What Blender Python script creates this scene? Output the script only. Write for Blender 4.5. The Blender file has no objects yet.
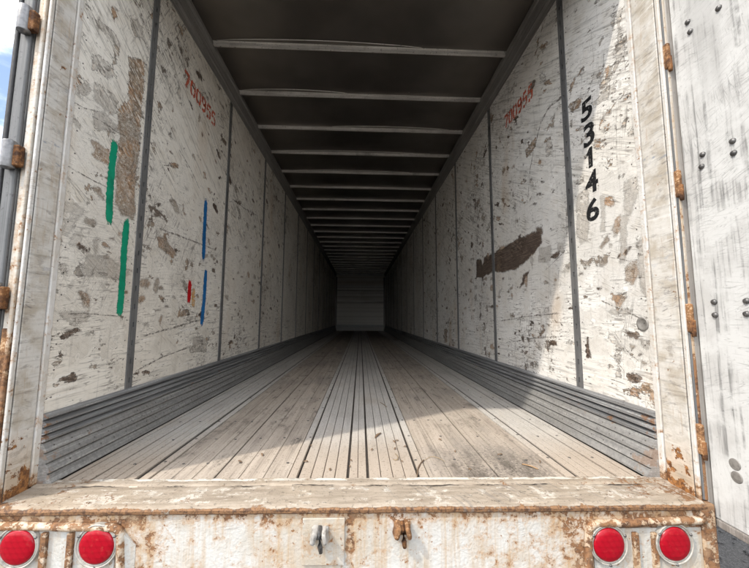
import bpy, bmesh, math, random
from mathutils import Vector, Matrix
random.seed(7)
sc = bpy.context.scene
F = 1.22                      # height of the trailer floor above the ground

# ------------------------------------------------------------------ camera
CF, PITCH, YAW, ROLL, XL, CH = 337.1, 0.0998, 0.0415, 0.0047, -1.2552, 0.6552
XR = XL + 2.50
def cam_axes():
    cy, sy = math.cos(YAW), math.sin(YAW)
    fw = Vector((sy*math.cos(PITCH), cy*math.cos(PITCH), math.sin(PITCH)))
    rt = Vector((cy, -sy, 0)); up = rt.cross(fw)
    return (rt*math.cos(ROLL)+up*math.sin(ROLL), up*math.cos(ROLL)-rt*math.sin(ROLL), fw)
RT, UP, FW = cam_axes()
CAM = Vector((0, 0, F+CH))
cd = bpy.data.cameras.new('camera'); cam = bpy.data.objects.new('camera', cd)
sc.collection.objects.link(cam); sc.camera = cam
cd.sensor_fit = 'HORIZONTAL'; cd.sensor_width = 36; cd.lens = 36*CF/749
cd.clip_start = 0.02; cd.clip_end = 6000
m = Matrix((RT, UP, -FW)).transposed().to_4x4(); m.translation = CAM
cam.matrix_world = m

# ------------------------------------------------------------------ light
SUN = Vector((-1.0, -0.60, 1.30)).normalized()       # towards the sun
elev = math.asin(SUN.z); azim = math.atan2(SUN.x, SUN.y)
sl = bpy.data.lights.new('sun', 'SUN'); sl.energy = 2.0; sl.angle = math.radians(1.2); sl.color = (1.0, 0.93, 0.83)
so = bpy.data.objects.new('sun', sl); sc.collection.objects.link(so)
so.location = (-6, -4, 9); so.rotation_euler = SUN.to_track_quat('Z', 'Y').to_euler()
wd = bpy.data.worlds.new('World'); sc.world = wd; wd.use_nodes = True
wn = wd.node_tree; wn.nodes.clear()
sky = wn.nodes.new('ShaderNodeTexSky'); sky.sky_type = 'NISHITA'; sky.sun_disc = False
sky.sun_elevation = elev; sky.sun_rotation = azim; sky.air_density = 1.0; sky.dust_density = 2.0
wtc = wn.nodes.new('ShaderNodeTexCoord')
wno = wn.nodes.new('ShaderNodeTexNoise'); wno.inputs['Scale'].default_value = 3.2; wno.inputs['Detail'].default_value = 7
wno.inputs['Roughness'].default_value = 0.55
wmp = wn.nodes.new('ShaderNodeMapping'); wmp.inputs["Scale"].default_value = (1, 1, 2.2); wmp.inputs["Location"].default_value = (0.35, 0.2, 0.6)
wmr = wn.nodes.new('ShaderNodeMapRange'); wmr.interpolation_type = 'SMOOTHSTEP'
wmr.inputs['From Min'].default_value = 0.36; wmr.inputs['From Max'].default_value = 0.60
wmr.inputs['To Max'].default_value = 0.85
wmx = wn.nodes.new('ShaderNodeMix'); wmx.data_type = 'RGBA'; wmx.inputs['B'].default_value = (19.0, 19.1, 19.4, 1)
wbg = wn.nodes.new('ShaderNodeBackground'); wbg.inputs['Strength'].default_value = 0.15
wou = wn.nodes.new('ShaderNodeOutputWorld')
wn.links.new(wtc.outputs['Generated'], wmp.inputs['Vector']); wn.links.new(wmp.outputs[0], wno.inputs['Vector'])
wn.links.new(wno.outputs['Fac'], wmr.inputs['Value']); wn.links.new(wmr.outputs[0], wmx.inputs['Factor'])
wn.links.new(sky.outputs[0], wmx.inputs['A']); wn.links.new(wmx.outputs['Result'], wbg.inputs['Color'])
wn.links.new(wbg.outputs[0], wou.inputs['Surface'])
sc.view_settings.view_transform = 'Standard'; sc.view_settings.look = 'None'
sc.view_settings.gamma = 1.0; sc.view_settings.use_curve_mapping = False
sc.view_settings.exposure = 0.76
sc.cycles.max_bounces = 9; sc.cycles.diffuse_bounces = 7; sc.cycles.glossy_bounces = 3
sc.cycles.use_denoising = True
sc.cycles.use_adaptive_sampling = True; sc.cycles.adaptive_threshold = 0.03; sc.cycles.adaptive_min_samples = 20

# ------------------------------------------------------------------ pixel -> place
def ray(px, py): return FW + RT*((px-374.5)/CF) - UP*((py-284)/CF)
def on(px, py, axis, val):
    """point where the photo's pixel meets the plane axis = val (trailer coordinates, floor z = 0)"""
    d = ray(px, py); o = Vector((0, 0, CH)); t = (val-o[axis])/d[axis]
    return o + d*t
def onL(px, py): p = on(px, py, 0, XL); return p.y, p.z
def onR(px, py): p = on(px, py, 0, XR); return p.y, p.z
def skew(x): return -0.019*x           # the rear frame stands a touch out of square

# ------------------------------------------------------------------ material graph helper
class S:
    def __init__(s, g, sock): s.g = g; s.k = sock
    def __add__(a, b): return a.g.math('ADD', a, b)
    __radd__ = __add__
    def __mul__(a, b): return a.g.math('MULTIPLY', a, b)
    __rmul__ = __mul__
    def __sub__(a, b): return a.g.math('SUBTRACT', a, b)
    def __rsub__(a, b): return a.g.math('SUBTRACT', b, a)
    def __truediv__(a, b): return a.g.math('DIVIDE', a, b)
class G:
    def __init__(g, name):
        g.m = bpy.data.materials.new(name); g.m.use_nodes = True; g.t = g.m.node_tree
        g.t.nodes.clear(); g.o = g.t.nodes.new('ShaderNodeOutputMaterial')
        geo = g.t.nodes.new('ShaderNodeNewGeometry')
        g.pos = S(g, geo.outputs['Position']); g.nrm = S(g, geo.outputs['Normal'])
        sp = g.t.nodes.new('ShaderNodeSeparateXYZ'); g.lk(g.pos, sp.inputs[0])
        g.x, g.y, zz = [S(g, sp.outputs[i]) for i in range(3)]
        g.z = zz - F
        oi = g.t.nodes.new('ShaderNodeObjectInfo'); g.rnd = S(g, oi.outputs['Random'])
    def lk(g, a, inp):
        if isinstance(a, S): g.t.links.new(a.k, inp)
        elif isinstance(a, (tuple, list)): inp.default_value = tuple(a)+(1,) if (len(a) == 3 and inp.type == 'RGBA') else tuple(a)
        else: inp.default_value = a
    def math(g, op, a, b=0.0, c=0.0, clamp=False):
        n = g.t.nodes.new('ShaderNodeMath'); n.operation = op; n.use_clamp = clamp
        g.lk(a, n.inputs[0]); g.lk(b, n.inputs[1])
        if op in ('MULTIPLY_ADD', 'WRAP', 'SMOOTH_MIN'): g.lk(c, n.inputs[2])
        return S(g, n.outputs[0])
    def mx(g, a, b): return g.math('MAXIMUM', a, b)
    def mn(g, a, b): return g.math('MINIMUM', a, b)
    def ab(g, a): return g.math('ABSOLUTE', a)
    def sat(g, a): return g.math('ADD', a, 0.0, clamp=True)
    def vec(g, x, y, z=0.0):
        n = g.t.nodes.new('ShaderNodeCombineXYZ')
        for i, v in enumerate((x, y, z)): g.lk(v, n.inputs[i])
        return S(g, n.outputs[0])
    def noise(g, v, scale=1.0, detail=2.0, rough=0.5, dist=0.0):
        n = g.t.nodes.new('ShaderNodeTexNoise'); g.lk(v, n.inputs['Vector'])
        n.inputs['Scale'].default_value = scale; n.inputs['Detail'].default_value = detail
        n.inputs['Roughness'].default_value = rough; n.inputs['Distortion'].default_value = dist
        return S(g, n.outputs['Fac'])
    def voro(g, v, scale, feat='F1', out='Distance'):
        n = g.t.nodes.new('ShaderNodeTexVoronoi'); n.feature = feat; g.lk(v, n.inputs['Vector'])
        n.inputs['Scale'].default_value = scale
        return S(g, n.outputs[out])
    def ss(g, v, a, b, lo=0.0, hi=1.0):
        n = g.t.nodes.new('ShaderNodeMapRange'); n.interpolation_type = 'SMOOTHSTEP'
        g.lk(v, n.inputs['Value']); g.lk(a, n.inputs['From Min']); g.lk(b, n.inputs['From Max'])
        n.inputs['To Min'].default_value = lo; n.inputs['To Max'].default_value = hi
        return S(g, n.outputs[0])
    def mix(g, f, a, b, mode='MIX'):
        n = g.t.nodes.new('ShaderNodeMix'); n.data_type = 'RGBA'; n.blend_type = mode
        g.lk(f, n.inputs['Factor']); g.lk(a, n.inputs[6]); g.lk(b, n.inputs[7])
        return S(g, n.outputs[2])
    def dark(g, col, f, to=0.0):          # multiply by 1 - f*(1-to)
        k = 1.0 - f*(1.0-to)
        return g.mix(1.0, col, g.vec(k, k, k), 'MULTIPLY')
    def rot(g, u, v, deg):
        c, s = math.cos(math.radians(deg)), math.sin(math.radians(deg))
        return u*c + v*s, v*c - u*s
    def scratch(g, u, v, deg, long, fine, width, off=0.0, patch=1.2, lo=0.45, hi=0.62):
        """thin broken lines running along the direction deg"""
        a, b = g.rot(u, v, deg)
        n = g.noise(g.vec(a*long, b*fine, off), 1.0, 2.0, 0.6)
        line = g.ss(g.ab(n-0.5), 0.0, width, 1.0, 0.0)
        msk = g.ss(g.noise(g.vec(u*patch, v*patch, off+3.3), 1.0, 3.0, 0.6), lo, hi)
        return line*msk
    def bump(g, h, strength=0.5, dist=0.003, normal=None):
        n = g.t.nodes.new('ShaderNodeBump'); n.inputs['Strength'].default_value = strength
        n.inputs['Distance'].default_value = dist; g.lk(h, n.inputs['Height'])
        if normal is not None: g.lk(normal, n.inputs['Normal'])
        return S(g, n.outputs[0])
    def out(g, col, rough=0.7, metal=0.0, normal=None, spec=0.4, alpha=None, **kw):
        p = g.t.nodes.new('ShaderNodeBsdfPrincipled')
        g.lk(col, p.inputs['Base Color']); g.lk(rough, p.inputs['Roughness']); g.lk(metal, p.inputs['Metallic'])
        p.inputs['Specular IOR Level'].default_value = spec
        if normal is not None: g.lk(normal, p.inputs['Normal'])
        if alpha is not None: g.lk(alpha, p.inputs['Alpha'])
        for k, v in kw.items(): g.lk(v, p.inputs[k])
        g.t.links.new(p.outputs[0], g.o.inputs['Surface'])
        return g.m

# ---- the painted plywood lining of the side walls
def wall_material(name, seed, tint, diag, bare):
    g = G(name); u, v = g.y + seed, g.z
    P = g.vec(u, v, seed)
    big = g.noise(P, 0.9, 2.0, 0.6); mid = g.noise(P, 7.0, 3.0, 0.65); fin = g.noise(P, 55.0, 2.0, 0.7)
    w = mid-0.5
    col = g.mix(g.ss(big, 0.35, 0.7), tint[0], tint[1])
    col = g.mix(g.ss(mid, 0.45, 0.75)*0.55, col, tint[2])
    # brushed, worn paint: streaks one way high up, level lower down
    a, b = g.rot(u, v, diag)
    hi = g.ss(g.z+w*2.0+(big-0.5)*1.5, 0.6, 1.5)
    st = g.noise(g.vec(u*3.0+(a*2.5-u*3.0)*hi, v*58.0+(b*44.0-v*58.0)*hi, 2.0), 1.0, 3.0, 0.68)
    blot = g.noise(g.vec(u*9.0+(a*7.0-u*9.0)*hi, v*42.0+(b*34.0-v*42.0)*hi, 7.0), 1.0, 4.0, 0.70)
    reg = g.noise(g.vec(u*1.7, v*1.4, seed+2.0), 1.0, 2.0, 0.5)
    st3 = g.noise(g.vec(u*60.0, v*2.6, 4.0), 1.0, 2.0, 0.6)
    col = g.dark(col, g.ss(st, 0.50, 0.70)*0.38 + g.ss(st3, 0.56, 0.74)*0.16)
    col = g.mix(g.ss(st, 0.30, 0.44, 1.0, 0.0)*0.6, col, (0.84, 0.83, 0.81))
    col = g.mix(g.ss(blot+(reg-0.5)*0.30, 0.56, 0.66)*0.55, col, (0.25, 0.225, 0.195))
    # scratches: contour lines of stretched noise, broken up by the same patchiness
    def lines(uu, vv, deg, long, fine, width, off):
        a_, b_ = g.rot(uu, vv, deg)
        return g.ss(g.ab(g.noise(g.vec(a_*long, b_*fine, off), 1.0, 1.0, 0.6)-0.5), 0.0, width, 1.0, 0.0)
    m1, m2 = g.ss(mid+(reg-0.5)*0.4, 0.42, 0.56), g.ss(mid-(reg-0.5)*0.4, 0.58, 0.46)
    s1 = lines(u, v, diag, 3.0, 48.0, 0.026, 5.0)*m1
    s2 = lines(u, v, 4.0, 5.0, 56.0, 0.026, 9.0)*m2
    s3 = lines(u, v+w*0.06, diag*0.6+84, 2.6, 30.0, 0.020, 12.0)*m1*m2
    sc_ = g.mx(g.mx(s1*(hi*0.55+0.15), s2*(0.85-hi*0.5)), s3)
    # chipped paint: small flakes everywhere, larger where the lining has been hit
    n1 = g.noise(g.vec(u*8.0, v*11.0, seed), 1.0, 5.0, 0.70, 0.3)
    n3 = g.noise(g.vec(u*30.0+(a*26.0-u*30.0)*hi, v*60.0+(b*70.0-v*60.0)*hi, seed+8.0), 1.0, 2.0, 0.6)
    thr = 0.630 - (reg-0.5)*0.30 - bare
    chip = g.ss(n1-thr, 0.0, 0.014)
    speck = g.ss(n3-(0.662-(reg-0.5)*0.26), 0.0, 0.03)
    # knocks with an outline of their own (distance to the outline is stored on the panel)
    at = g.t.nodes.new('ShaderNodeAttribute'); at.attribute_name = 'knock'
    ks = g.t.nodes.new('ShaderNodeSeparateXYZ'); g.t.links.new(at.outputs['Vector'], ks.inputs[0])
    sd = S(g, ks.outputs[0]) - 0.06; kd = S(g, ks.outputs[1])
    d = sd + (n1-0.5)*0.075 + (n3-0.5)*0.040 + (blot-0.5)*0.050 + (fin-0.5)*0.010
    raw = g.ss(d, 0.0, 0.0025)
    rim = g.ss(g.ab(d-0.0005), 0.0, 0.0035, 1.0, 0.0)*g.ss(sd, -0.05, -0.03)
    isl = g.ss(g.ab(blot-0.5)+(fin-0.5)*0.20+(n3-0.5)*0.18, 0.060, 0.090)*g.ss(kd, 1.0, 0.85)        # paint left inside a knock
    raw = raw*(1.0-isl*0.85)*g.ss(kd, 0.25, 0.75, 0.40, 1.0)
    bare_m = g.mx(chip*0.9, raw)
    grain = g.noise(g.vec(u*7.0, v*120.0, 6.0), 1.0, 3.0, 0.7)
    wood = g.mix(g.ss(grain, 0.38, 0.62), (0.17, 0.125, 0.085), (0.38, 0.315, 0.245))
    fl = g.noise(g.vec(u*26.0+(a*18.0-u*26.0)*hi, v*44.0+(b*52.0-v*44.0)*hi, 15.0), 1.0, 5.0, 0.75)
    wood = g.mix(g.ss(kd, 0.62, 0.5), wood, g.mix(g.ss(fl, 0.40, 0.58), (0.25, 0.225, 0.19), (0.47, 0.44, 0.395)))
    wood = g.mix(g.ss(kd, 0.6, 0.7)*g.ss(mid, 0.4, 0.6), wood, (0.42, 0.27, 0.165))
    wood = g.dark(wood, g.ss(blot, 0.52, 0.62)*0.5 + g.ss(st, 0.50, 0.62)*0.35)
    wood = g.mix(g.ss(fl, 0.48, 0.40)*0.75, wood, (0.085, 0.055, 0.036))
    wood = g.mix(g.ss(fl, 0.55, 0.62)*g.ss(kd, 1.3, 0.7)*0.9, wood, (0.62, 0.49, 0.36))
    wood = g.mix(g.ss(kd, 0.88, 0.97), wood, g.mix(g.ss(fl*0.65+grain*0.35, 0.46, 0.62), (0.050, 0.034, 0.025), (0.24, 0.18, 0.14)))
    col = g.mix(bare_m, col, wood)
    col = g.dark(col, rim*0.72)
    edge = g.ss(n1-thr, -0.018, 0.0)*g.ss(n1-thr, 0.0, 0.014, 1.0, 0.0)
    col = g.dark(col, edge*0.6)
    col = g.mix(speck*0.85, col, (0.11, 0.095, 0.08))
    col = g.mix(g.sat(sc_)*0.75, col, (0.11, 0.095, 0.08))
    stn = g.ss(g.noise(g.vec(u*2.2, v*0.8, 31.0+seed), 1.0, 3.0, 0.6), 0.55, 0.75)
    col = g.mix(stn*0.38, col, (0.47, 0.33, 0.20))
    h = st*0.6 + fin*0.5 - chip*0.8 + sd*0.0
    return g.out(col, 0.66, 0.0, g.bump(h, 0.9, 0.0028), 0.3)

def metal_wall(name, c0, c1, rough, metal, axis, scale=120.0, dirt=0.5, bstr=0.25):
    """grey metal with a brushed / worn surface running along one axis"""
    g = G(name)
    if axis == 'y': V = g.vec(g.x*scale, g.y*2.0, g.z*scale)
    elif axis == 'z': V = g.vec(g.x*scale, g.y*scale, g.z*2.0)
    else: V = g.vec(g.x*2.0, g.y*scale, g.z*scale)
    br = g.noise(V, 1.0, 4.0, 0.65); big = g.noise(g.pos, 3.0, 5.0, 0.65); sp = g.noise(g.pos, 70.0, 3.0, 0.6)
    col = g.mix(g.ss(br*0.55+big*0.45, 0.38, 0.62), c0, c1)
    col = g.dark(col, g.ss(big, 0.5, 0.72)*dirt*0.7 + g.ss(sp, 0.60, 0.72)*dirt)
    return g.out(col, rough+big*0.15, metal, g.bump(br+sp*0.6, bstr, 0.0015), 0.45)

def scuff_material():
    g = G('scuff_steel')
    br = g.noise(g.vec(g.x*40.0, g.y*1.6, g.z*150.0), 1.0, 4.0, 0.7)
    big = g.noise(g.vec(0.0, g.y*2.4, g.z*5.0), 1.0, 4.0, 0.65); sp = g.noise(g.pos, 55.0, 4.0, 0.7)
    col = g.mix(g.ss(br, 0.32, 0.68), (0.16, 0.163, 0.167), (0.36, 0.364, 0.366))
    col = g.mix(g.ss(big, 0.45, 0.7)*0.4, col, (0.18, 0.17, 0.16))
    wht = g.ss(br*0.6+sp*0.4, 0.56, 0.61)
    col = g.mix(wht*0.8, col, (0.55, 0.55, 0.54))
    col = g.dark(col, g.ss(sp, 0.58, 0.70)*0.5)
    ln = g.ss(g.ab(g.z-0.160), 0.008, 0.003)*g.ss(g.noise(g.vec(g.y*5.0, g.z*90.0, g.x), 1.0, 4.0, 0.7), 0.46, 0.54)
    col = g.mix(ln*0.85, col, (0.62, 0.60, 0.57))
    rs = g.ss(g.noise(g.pos, 16.0, 5.0, 0.7)+g.ss(g.y, 1.56, 1.42)*0.16+g.ss(g.ab(g.z-0.16), 0.05, 0.0)*0.06, 0.66, 0.72)
    col = g.mix(rs*0.8, col, (0.26, 0.13, 0.06))
    low = g.ss(g.z, 0.165, 0.145)                  # lower slats: dusty tan over grey
    col = g.mix(low*0.45, col, g.mix(g.ss(sp, 0.35, 0.6), (0.24, 0.228, 0.208), (0.42, 0.40, 0.365)))
    return g.out(col, 0.45+0.2*br, 0.35, g.bump(br+sp*0.5, 0.4, 0.0015), 0.5)

def frame_material(name, rust, base=((0.70, 0.67, 0.61), (0.58, 0.53, 0.45)), streak=1.0, zones=(), tan=0.25):
    """thick white paint over steel, rust breaking through, runs of rust below"""
    g = G(name); P = g.pos
    n1 = g.noise(P, 17.0, 6.0, 0.74, 0.3); n2 = g.noise(P, 48.0, 4.0, 0.68); big = g.noise(P, 2.6, 3.0, 0.55)
    orange = g.noise(P, 150.0, 2.0, 0.5); mid = g.noise(P, 14.0, 4.0, 0.6)
    run = g.noise(g.vec(g.x*38.0, g.y*38.0, g.z*3.0), 1.0, 4.0, 0.6)
    col = g.mix(g.ss(big*0.5+mid*0.5, 0.40, 0.62), base[0], base[1])
    zn = n1*0.0
    for (fn) in zones: zn = g.mx(zn, fn(g))
    warm = g.sat(g.ss(run, 0.42, 0.72)*(0.25+tan)*streak + zn*0.75*g.ss(mid, 0.30, 0.62) + g.ss(big, 0.5, 0.7)*tan)
    col = g.mix(warm, col, (0.41, 0.295, 0.18))
    msk = n1*0.62+n2*0.38 + zn*0.17
    thr = 0.665 - rust
    r = g.ss(msk-thr+(orange-0.5)*0.05, -0.008, 0.022)
    dots = g.ss(n2+zn*0.05+big*0.12, 0.735-rust*0.5, 0.76-rust*0.5)
    r = g.mx(r, dots)
    halo = g.ss(msk-thr, -0.11, 0.0)
    col = g.mix(halo*0.6, col, (0.38, 0.225, 0.11))
    rc = g.mix(g.ss(n2, 0.36, 0.62), (0.075, 0.038, 0.022), (0.24, 0.12, 0.055))
    rc = g.mix(g.ss(mid, 0.50, 0.66), rc, (0.255, 0.155, 0.088))
    col = g.mix(r, col, rc)
    scr = g.scratch(g.x*1.0+g.y*1.0, g.z, 8, 5, 60, 0.014, 3.0, 3.0, 0.48, 0.66)
    col = g.mix(scr*0.55, col, (0.18, 0.15, 0.12))
    h = r*-0.8 + n2*0.8*r + g.noise(P, 95.0, 2.0, 0.5)*0.9
    return g.out(col, 0.5+0.35*r, 0.0, g.bump(h, 0.8, 0.003), 0.4)

def post_liner_material(name, rust):
    g = G(name); P = g.pos
    st = g.noise(g.vec(g.x*3.0, g.y*5.0, g.z*70.0), 1.0, 4.0, 0.65)
    mid = g.noise(P, 8.0, 5.0, 0.65); fin = g.noise(P, 60.0, 4.0, 0.7)
    col = g.mix(g.ss(mid, 0.40, 0.65), (0.58, 0.56, 0.52), (0.42, 0.375, 0.31))
    col = g.dark(col, g.ss(st, 0.52, 0.72)*0.30)
    col = g.mix(g.ss(st, 0.30, 0.42, 1.0, 0.0)*0.5, col, (0.68, 0.67, 0.645))
    s = g.mx(g.scratch(g.y, g.z, -14, 6, 46, 0.016, 2.0, 5.0, 0.50, 0.64), g.scratch(g.y, g.z, 5, 3, 50, 0.014, 6.0, 4.0, 0.48, 0.64))
    col = g.mix(s*0.65, col, (0.15, 0.14, 0.14))
    blue = g.ss(g.noise(g.vec(g.y*14.0, g.z*30.0, 4.0), 1.0, 4.0, 0.6), 0.56, 0.64)*g.ss(g.noise(g.vec(0.0, 0.0, g.z*2.6), 1.0, 2.0, 0.5), 0.5, 0.6)
    col = g.mix(blue*0.55, col, (0.13, 0.18, 0.26))
    low = g.ss(g.z+(mid-0.5)*0.5, 0.24, -0.02)
    eg = g.ss(g.noise(g.vec(g.y*60.0, g.x*3.0, g.z*4.0), 1.0, 4.0, 0.7), 0.56, 0.70)
    col = g.mix(eg*0.5, col, (0.36, 0.24, 0.14))
    gm = g.ss(g.noise(g.vec(g.y*20.0, g.x, g.z*42.0), 1.0, 5.0, 0.72), 0.55, 0.66)
    col = g.mix(gm*0.5, col, (0.22, 0.20, 0.18))
    rm = g.ss(g.noise(P, 20.0, 6.0, 0.72)+low*0.24, 0.645-rust, 0.68-rust)
    col = g.mix(g.sat(low*0.55), col, (0.55, 0.34, 0.17))
    col = g.mix(rm, col, g.mix(g.ss(fin, 0.4, 0.6), (0.12, 0.05, 0.02), (0.33, 0.15, 0.05)))
    return g.out(col, 0.55, 0.0, g.bump(st+fin*0.5-rm*0.5-s*0.5, 0.7, 0.0025), 0.4)

def wood_material():
    g = G('oak_floor')
    r = g.rnd*40.0
    gr = g.noise(g.vec(g.x*120.0, g.y*3.0, r), 1.0, 5.0, 0.65)
    gr2 = g.noise(g.vec(g.x*26.0, g.y*1.2, r+9.0), 1.0, 3.0, 0.6)
    big = g.noise(g.vec(g.x*2.2, g.y*1.5, 3.0), 1.0, 4.0, 0.6); fin = g.noise(g.pos, 90.0, 3.0, 0.7)
    col = g.mix(g.ss(gr2, 0.35, 0.65), (0.395, 0.335, 0.275), (0.49, 0.42, 0.35))
    col = g.mix((g.rnd-0.5)*0.6+0.2, col, (0.37, 0.32, 0.265))
    col = g.dark(col, g.ss(gr, 0.50, 0.70)*0.42)
    col = g.mix(g.ss(big, 0.50, 0.68)*0.45, col, (0.26, 0.235, 0.21))
    col = g.mix(g.ss(big, 0.34, 0.46, 1.0, 0.0)*0.35, col, (0.52, 0.46, 0.39))
    dirt = g.noise(g.vec(g.x*9.0, g.y*3.0, 7.0), 1.0, 6.0, 0.75)
    col = g.mix(g.ss(dirt, 0.53, 0.66)*0.65, col, (0.10, 0.085, 0.07))
    # dark scuffed corner just inside the sill, on the kerb side
    d1 = g.ss(g.ab(g.x-0.62), 0.10, 0.34, 1.0, 0.0)*g.ss(g.y, 1.5, 1.95, 1.0, 0.0)
    col = g.mix(d1*g.ss(fin*0.4+dirt*0.6, 0.38, 0.56)*0.8, col, (0.10, 0.085, 0.07))
    col = g.dark(col, g.ss(fin, 0.58, 0.68)*0.55)
    s = g.scratch(g.x, g.y, 55, 5, 50, 0.012, 8.0, 2.0, 0.5, 0.65)
    col = g.mix(s*0.4, col, (0.12, 0.10, 0.08))
    return g.out(col, 0.75, 0.0, g.bump(gr*0.8+fin*0.5, 0.6, 0.0025), 0.3)

def alu_floor_material():
    g = G('floor_aluminium')
    br = g.noise(g.vec(g.x*160.0, g.y*3.0, 0.0), 1.0, 4.0, 0.6); big = g.noise(g.vec(g.x*4.0, g.y*1.6, 2.0), 1.0, 5.0, 0.65)
    fin = g.noise(g.pos, 110.0, 3.0, 0.7)
    col = g.mix(g.ss(br*0.4+big*0.6, 0.36, 0.64), (0.47, 0.44, 0.40), (0.64, 0.61, 0.565))
    col = g.mix(g.ss(big, 0.5, 0.72)*0.5, col, (0.38, 0.31, 0.24))
    end = g.ss(g.y+(big-0.5)*0.6, 2.2, 1.5)          # sand walked in over the tail
    col = g.mix(end*0.75, col, (0.42, 0.335, 0.255))
    col = g.dark(col, g.ss(fin, 0.57, 0.68)*0.55)
    s = g.scratch(g.x, g.y, 62, 5, 40, 0.012, 4.0, 2.0, 0.5, 0.64)
    col = g.mix(s*0.45, col, (0.14, 0.12, 0.10))
    return g.out(col, 0.58, 0.1, g.bump(br*0.5+fin*0.6, 0.5, 0.002), 0.4)

def sill_material():
    g = G('sill_plate'); P = g.pos
    st = g.noise(g.vec(g.x*7.0, g.y*34.0, g.z*40.0), 1.0, 5.0, 0.72); n = g.noise(P, 11.0, 7.0, 0.72); f = g.noise(P, 70.0, 4.0, 0.7)
    big = g.noise(P, 2.8, 3.0, 0.6)
    col = g.mix(g.ss(st, 0.34, 0.66), (0.26, 0.215, 0.165), (0.38, 0.325, 0.26))
    yy = g.y + g.x*0.019
    inner = g.ss(yy+(n-0.5)*0.03, 1.395, 1.415)
    paint = g.ss(n*0.6+st*0.25+big*0.15, 0.50, 0.55)*g.ss(g.ab(yy-1.325), 0.075, 0.04)
    rim = g.ss(g.ab(yy-1.432), 0.012, 0.006)*g.ss(g.noise(g.vec(g.x*9.0, 0.0, g.y*20.0), 1.0, 5.0, 0.7), 0.47, 0.53)
    col = g.mix(g.mx(paint*0.75, rim), col, (0.60, 0.57, 0.51))
    col = g.mix(g.ss(st, 0.55, 0.7)*0.5*inner, col, (0.16, 0.125, 0.09))
    tanm = g.ss(big, 0.42, 0.6)
    col = g.mix(tanm*0.25, col, (0.37, 0.285, 0.19))
    # rust along the nosing
    nose = g.ss(g.z, -0.003, -0.010)
    rr = g.ss(n*0.7+f*0.3+nose*0.20+(big-0.5)*0.12+g.ss(g.ab(g.x), 0.75, 1.2)*0.05, 0.555, 0.62)
    col = g.mix(rr, col, g.mix(g.ss(f, 0.38, 0.6), (0.085, 0.045, 0.026), (0.25, 0.135, 0.065)))
    a, b = g.rot(g.x, g.y, 28)
    sm = g.ss(g.noise(g.vec(a*60.0, b*5.0, 1.0), 1.0, 3.0, 0.6), 0.55, 0.68)*g.ss(g.x, -0.2, 0.5)
    col = g.mix(sm*0.6*(1.0-inner), col, (0.19, 0.17, 0.15))
    col = g.dark(col, g.ss(f, 0.56, 0.68)*0.5 + g.ss(st, 0.56, 0.70)*0.3)
    return g.out(col, 0.72, 0.0, g.bump(n+st*0.6+f*0.5-rr*0.4, 0.8, 0.004), 0.35)

def plain(name, col, rough=0.6, metal=0.0, scale=40.0, var=0.35, bstr=0.3, spec=0.4):
    g = G(name); n = g.noise(g.pos, scale, 4.0, 0.65); b = g.noise(g.pos, scale*0.2, 3.0, 0.6)
    c = g.dark(g.mix(0.0, col, col), g.ss(n*0.6+b*0.4, 0.42, 0.68)*var)
    return g.out(c, rough, metal, g.bump(n, bstr, 0.0015), spec)

def paint_mark_material(name, col, wear=0.60):
    g = G(name); n = g.noise(g.vec(g.y*30.0, g.z*70.0, 2.0), 1.0, 5.0, 0.7); b = g.noise(g.pos, 14.0, 3.0, 0.6)
    f = g.noise(g.vec(g.y*140.0, g.z*12.0, 5.0), 1.0, 3.0, 0.6)
    c = g.dark(g.mix(0.0, col, col), g.ss(b, 0.4, 0.7)*0.3)
    at = g.t.nodes.new('ShaderNodeAttribute'); at.attribute_name = 'across'; ac = S(g, at.outputs['Fac'])
    al = g.ss(n*0.6+f*0.4, wear-0.03, wear+0.03, 1.0, 0.12)*g.ss(ac+(g.noise(g.vec(g.y*90.0, g.z*60.0, 1.0), 1.0, 3.0, 0.7)-0.5)*0.9, 0.78, 0.98, 1.0, 0.0)
    return g.out(c, 0.55, 0.0, g.bump(n, 0.3, 0.001), 0.35, alpha=al)

def rust_material(name, c0=(0.09, 0.045, 0.025), c1=(0.28, 0.145, 0.065), c2=(0.48, 0.33, 0.2)):
    g = G(name); n = g.noise(g.pos, 26.0, 6.0, 0.7); f = g.noise(g.pos, 140.0, 3.0, 0.6)
    col = g.mix(g.ss(n, 0.36, 0.62), c0, c1); col = g.mix(g.ss(n*0.5+f*0.5, 0.53, 0.62), col, c2)
    return g.out(col, 0.85, 0.0, g.bump(n+f*0.6, 0.9, 0.003), 0.25)

def lens_material():
    g = G('red_lens')
    vn = g.t.nodes.new('ShaderNodeTexVoronoi'); vn.inputs['Scale'].default_value = 48.0; vn.inputs['Randomness'].default_value = 0.0
    g.lk(g.vec(g.x+g.z*0.577, g.z*1.1547, 0.0), vn.inputs['Vector']); d = S(g, vn.outputs['Distance'])
    c = g.mix(g.ss(d, 0.30, 0.62), (0.33, 0.002, 0.012), (0.28, 0.001, 0.009))
    c = g.mix(g.ss(g.noise(g.pos, 60.0, 4.0, 0.7), 0.55, 0.75)*0.25, c, (0.45, 0.12, 0.08))
    return g.out(c, 0.3, 0.0, g.bump(d, 0.22, 0.002), 0.3, **{'Coat Weight': 0.12, 'Coat Roughness': 0.1})

def ceiling_material():
    g = G('roof_sheet'); n = g.noise(g.vec(g.x*1.4, g.y*1.4, 0.0), 1.0, 3.0, 0.55); f = g.noise(g.pos, 60.0, 2.0, 0.65)
    col = g.mix(g.ss(n, 0.35, 0.65), (0.20, 0.18, 0.162), (0.26, 0.236, 0.212))
    ch = g.ss(g.noise(g.pos, 16.0, 4.0, 0.7), 0.74, 0.75)
    col = g.mix(ch, col, (0.5, 0.47, 0.42))
    return g.out(col, 0.24+n*0.14, 0.9, g.bump(n*3.0+f*0.12, 0.2, 0.004), 0.4)

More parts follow.
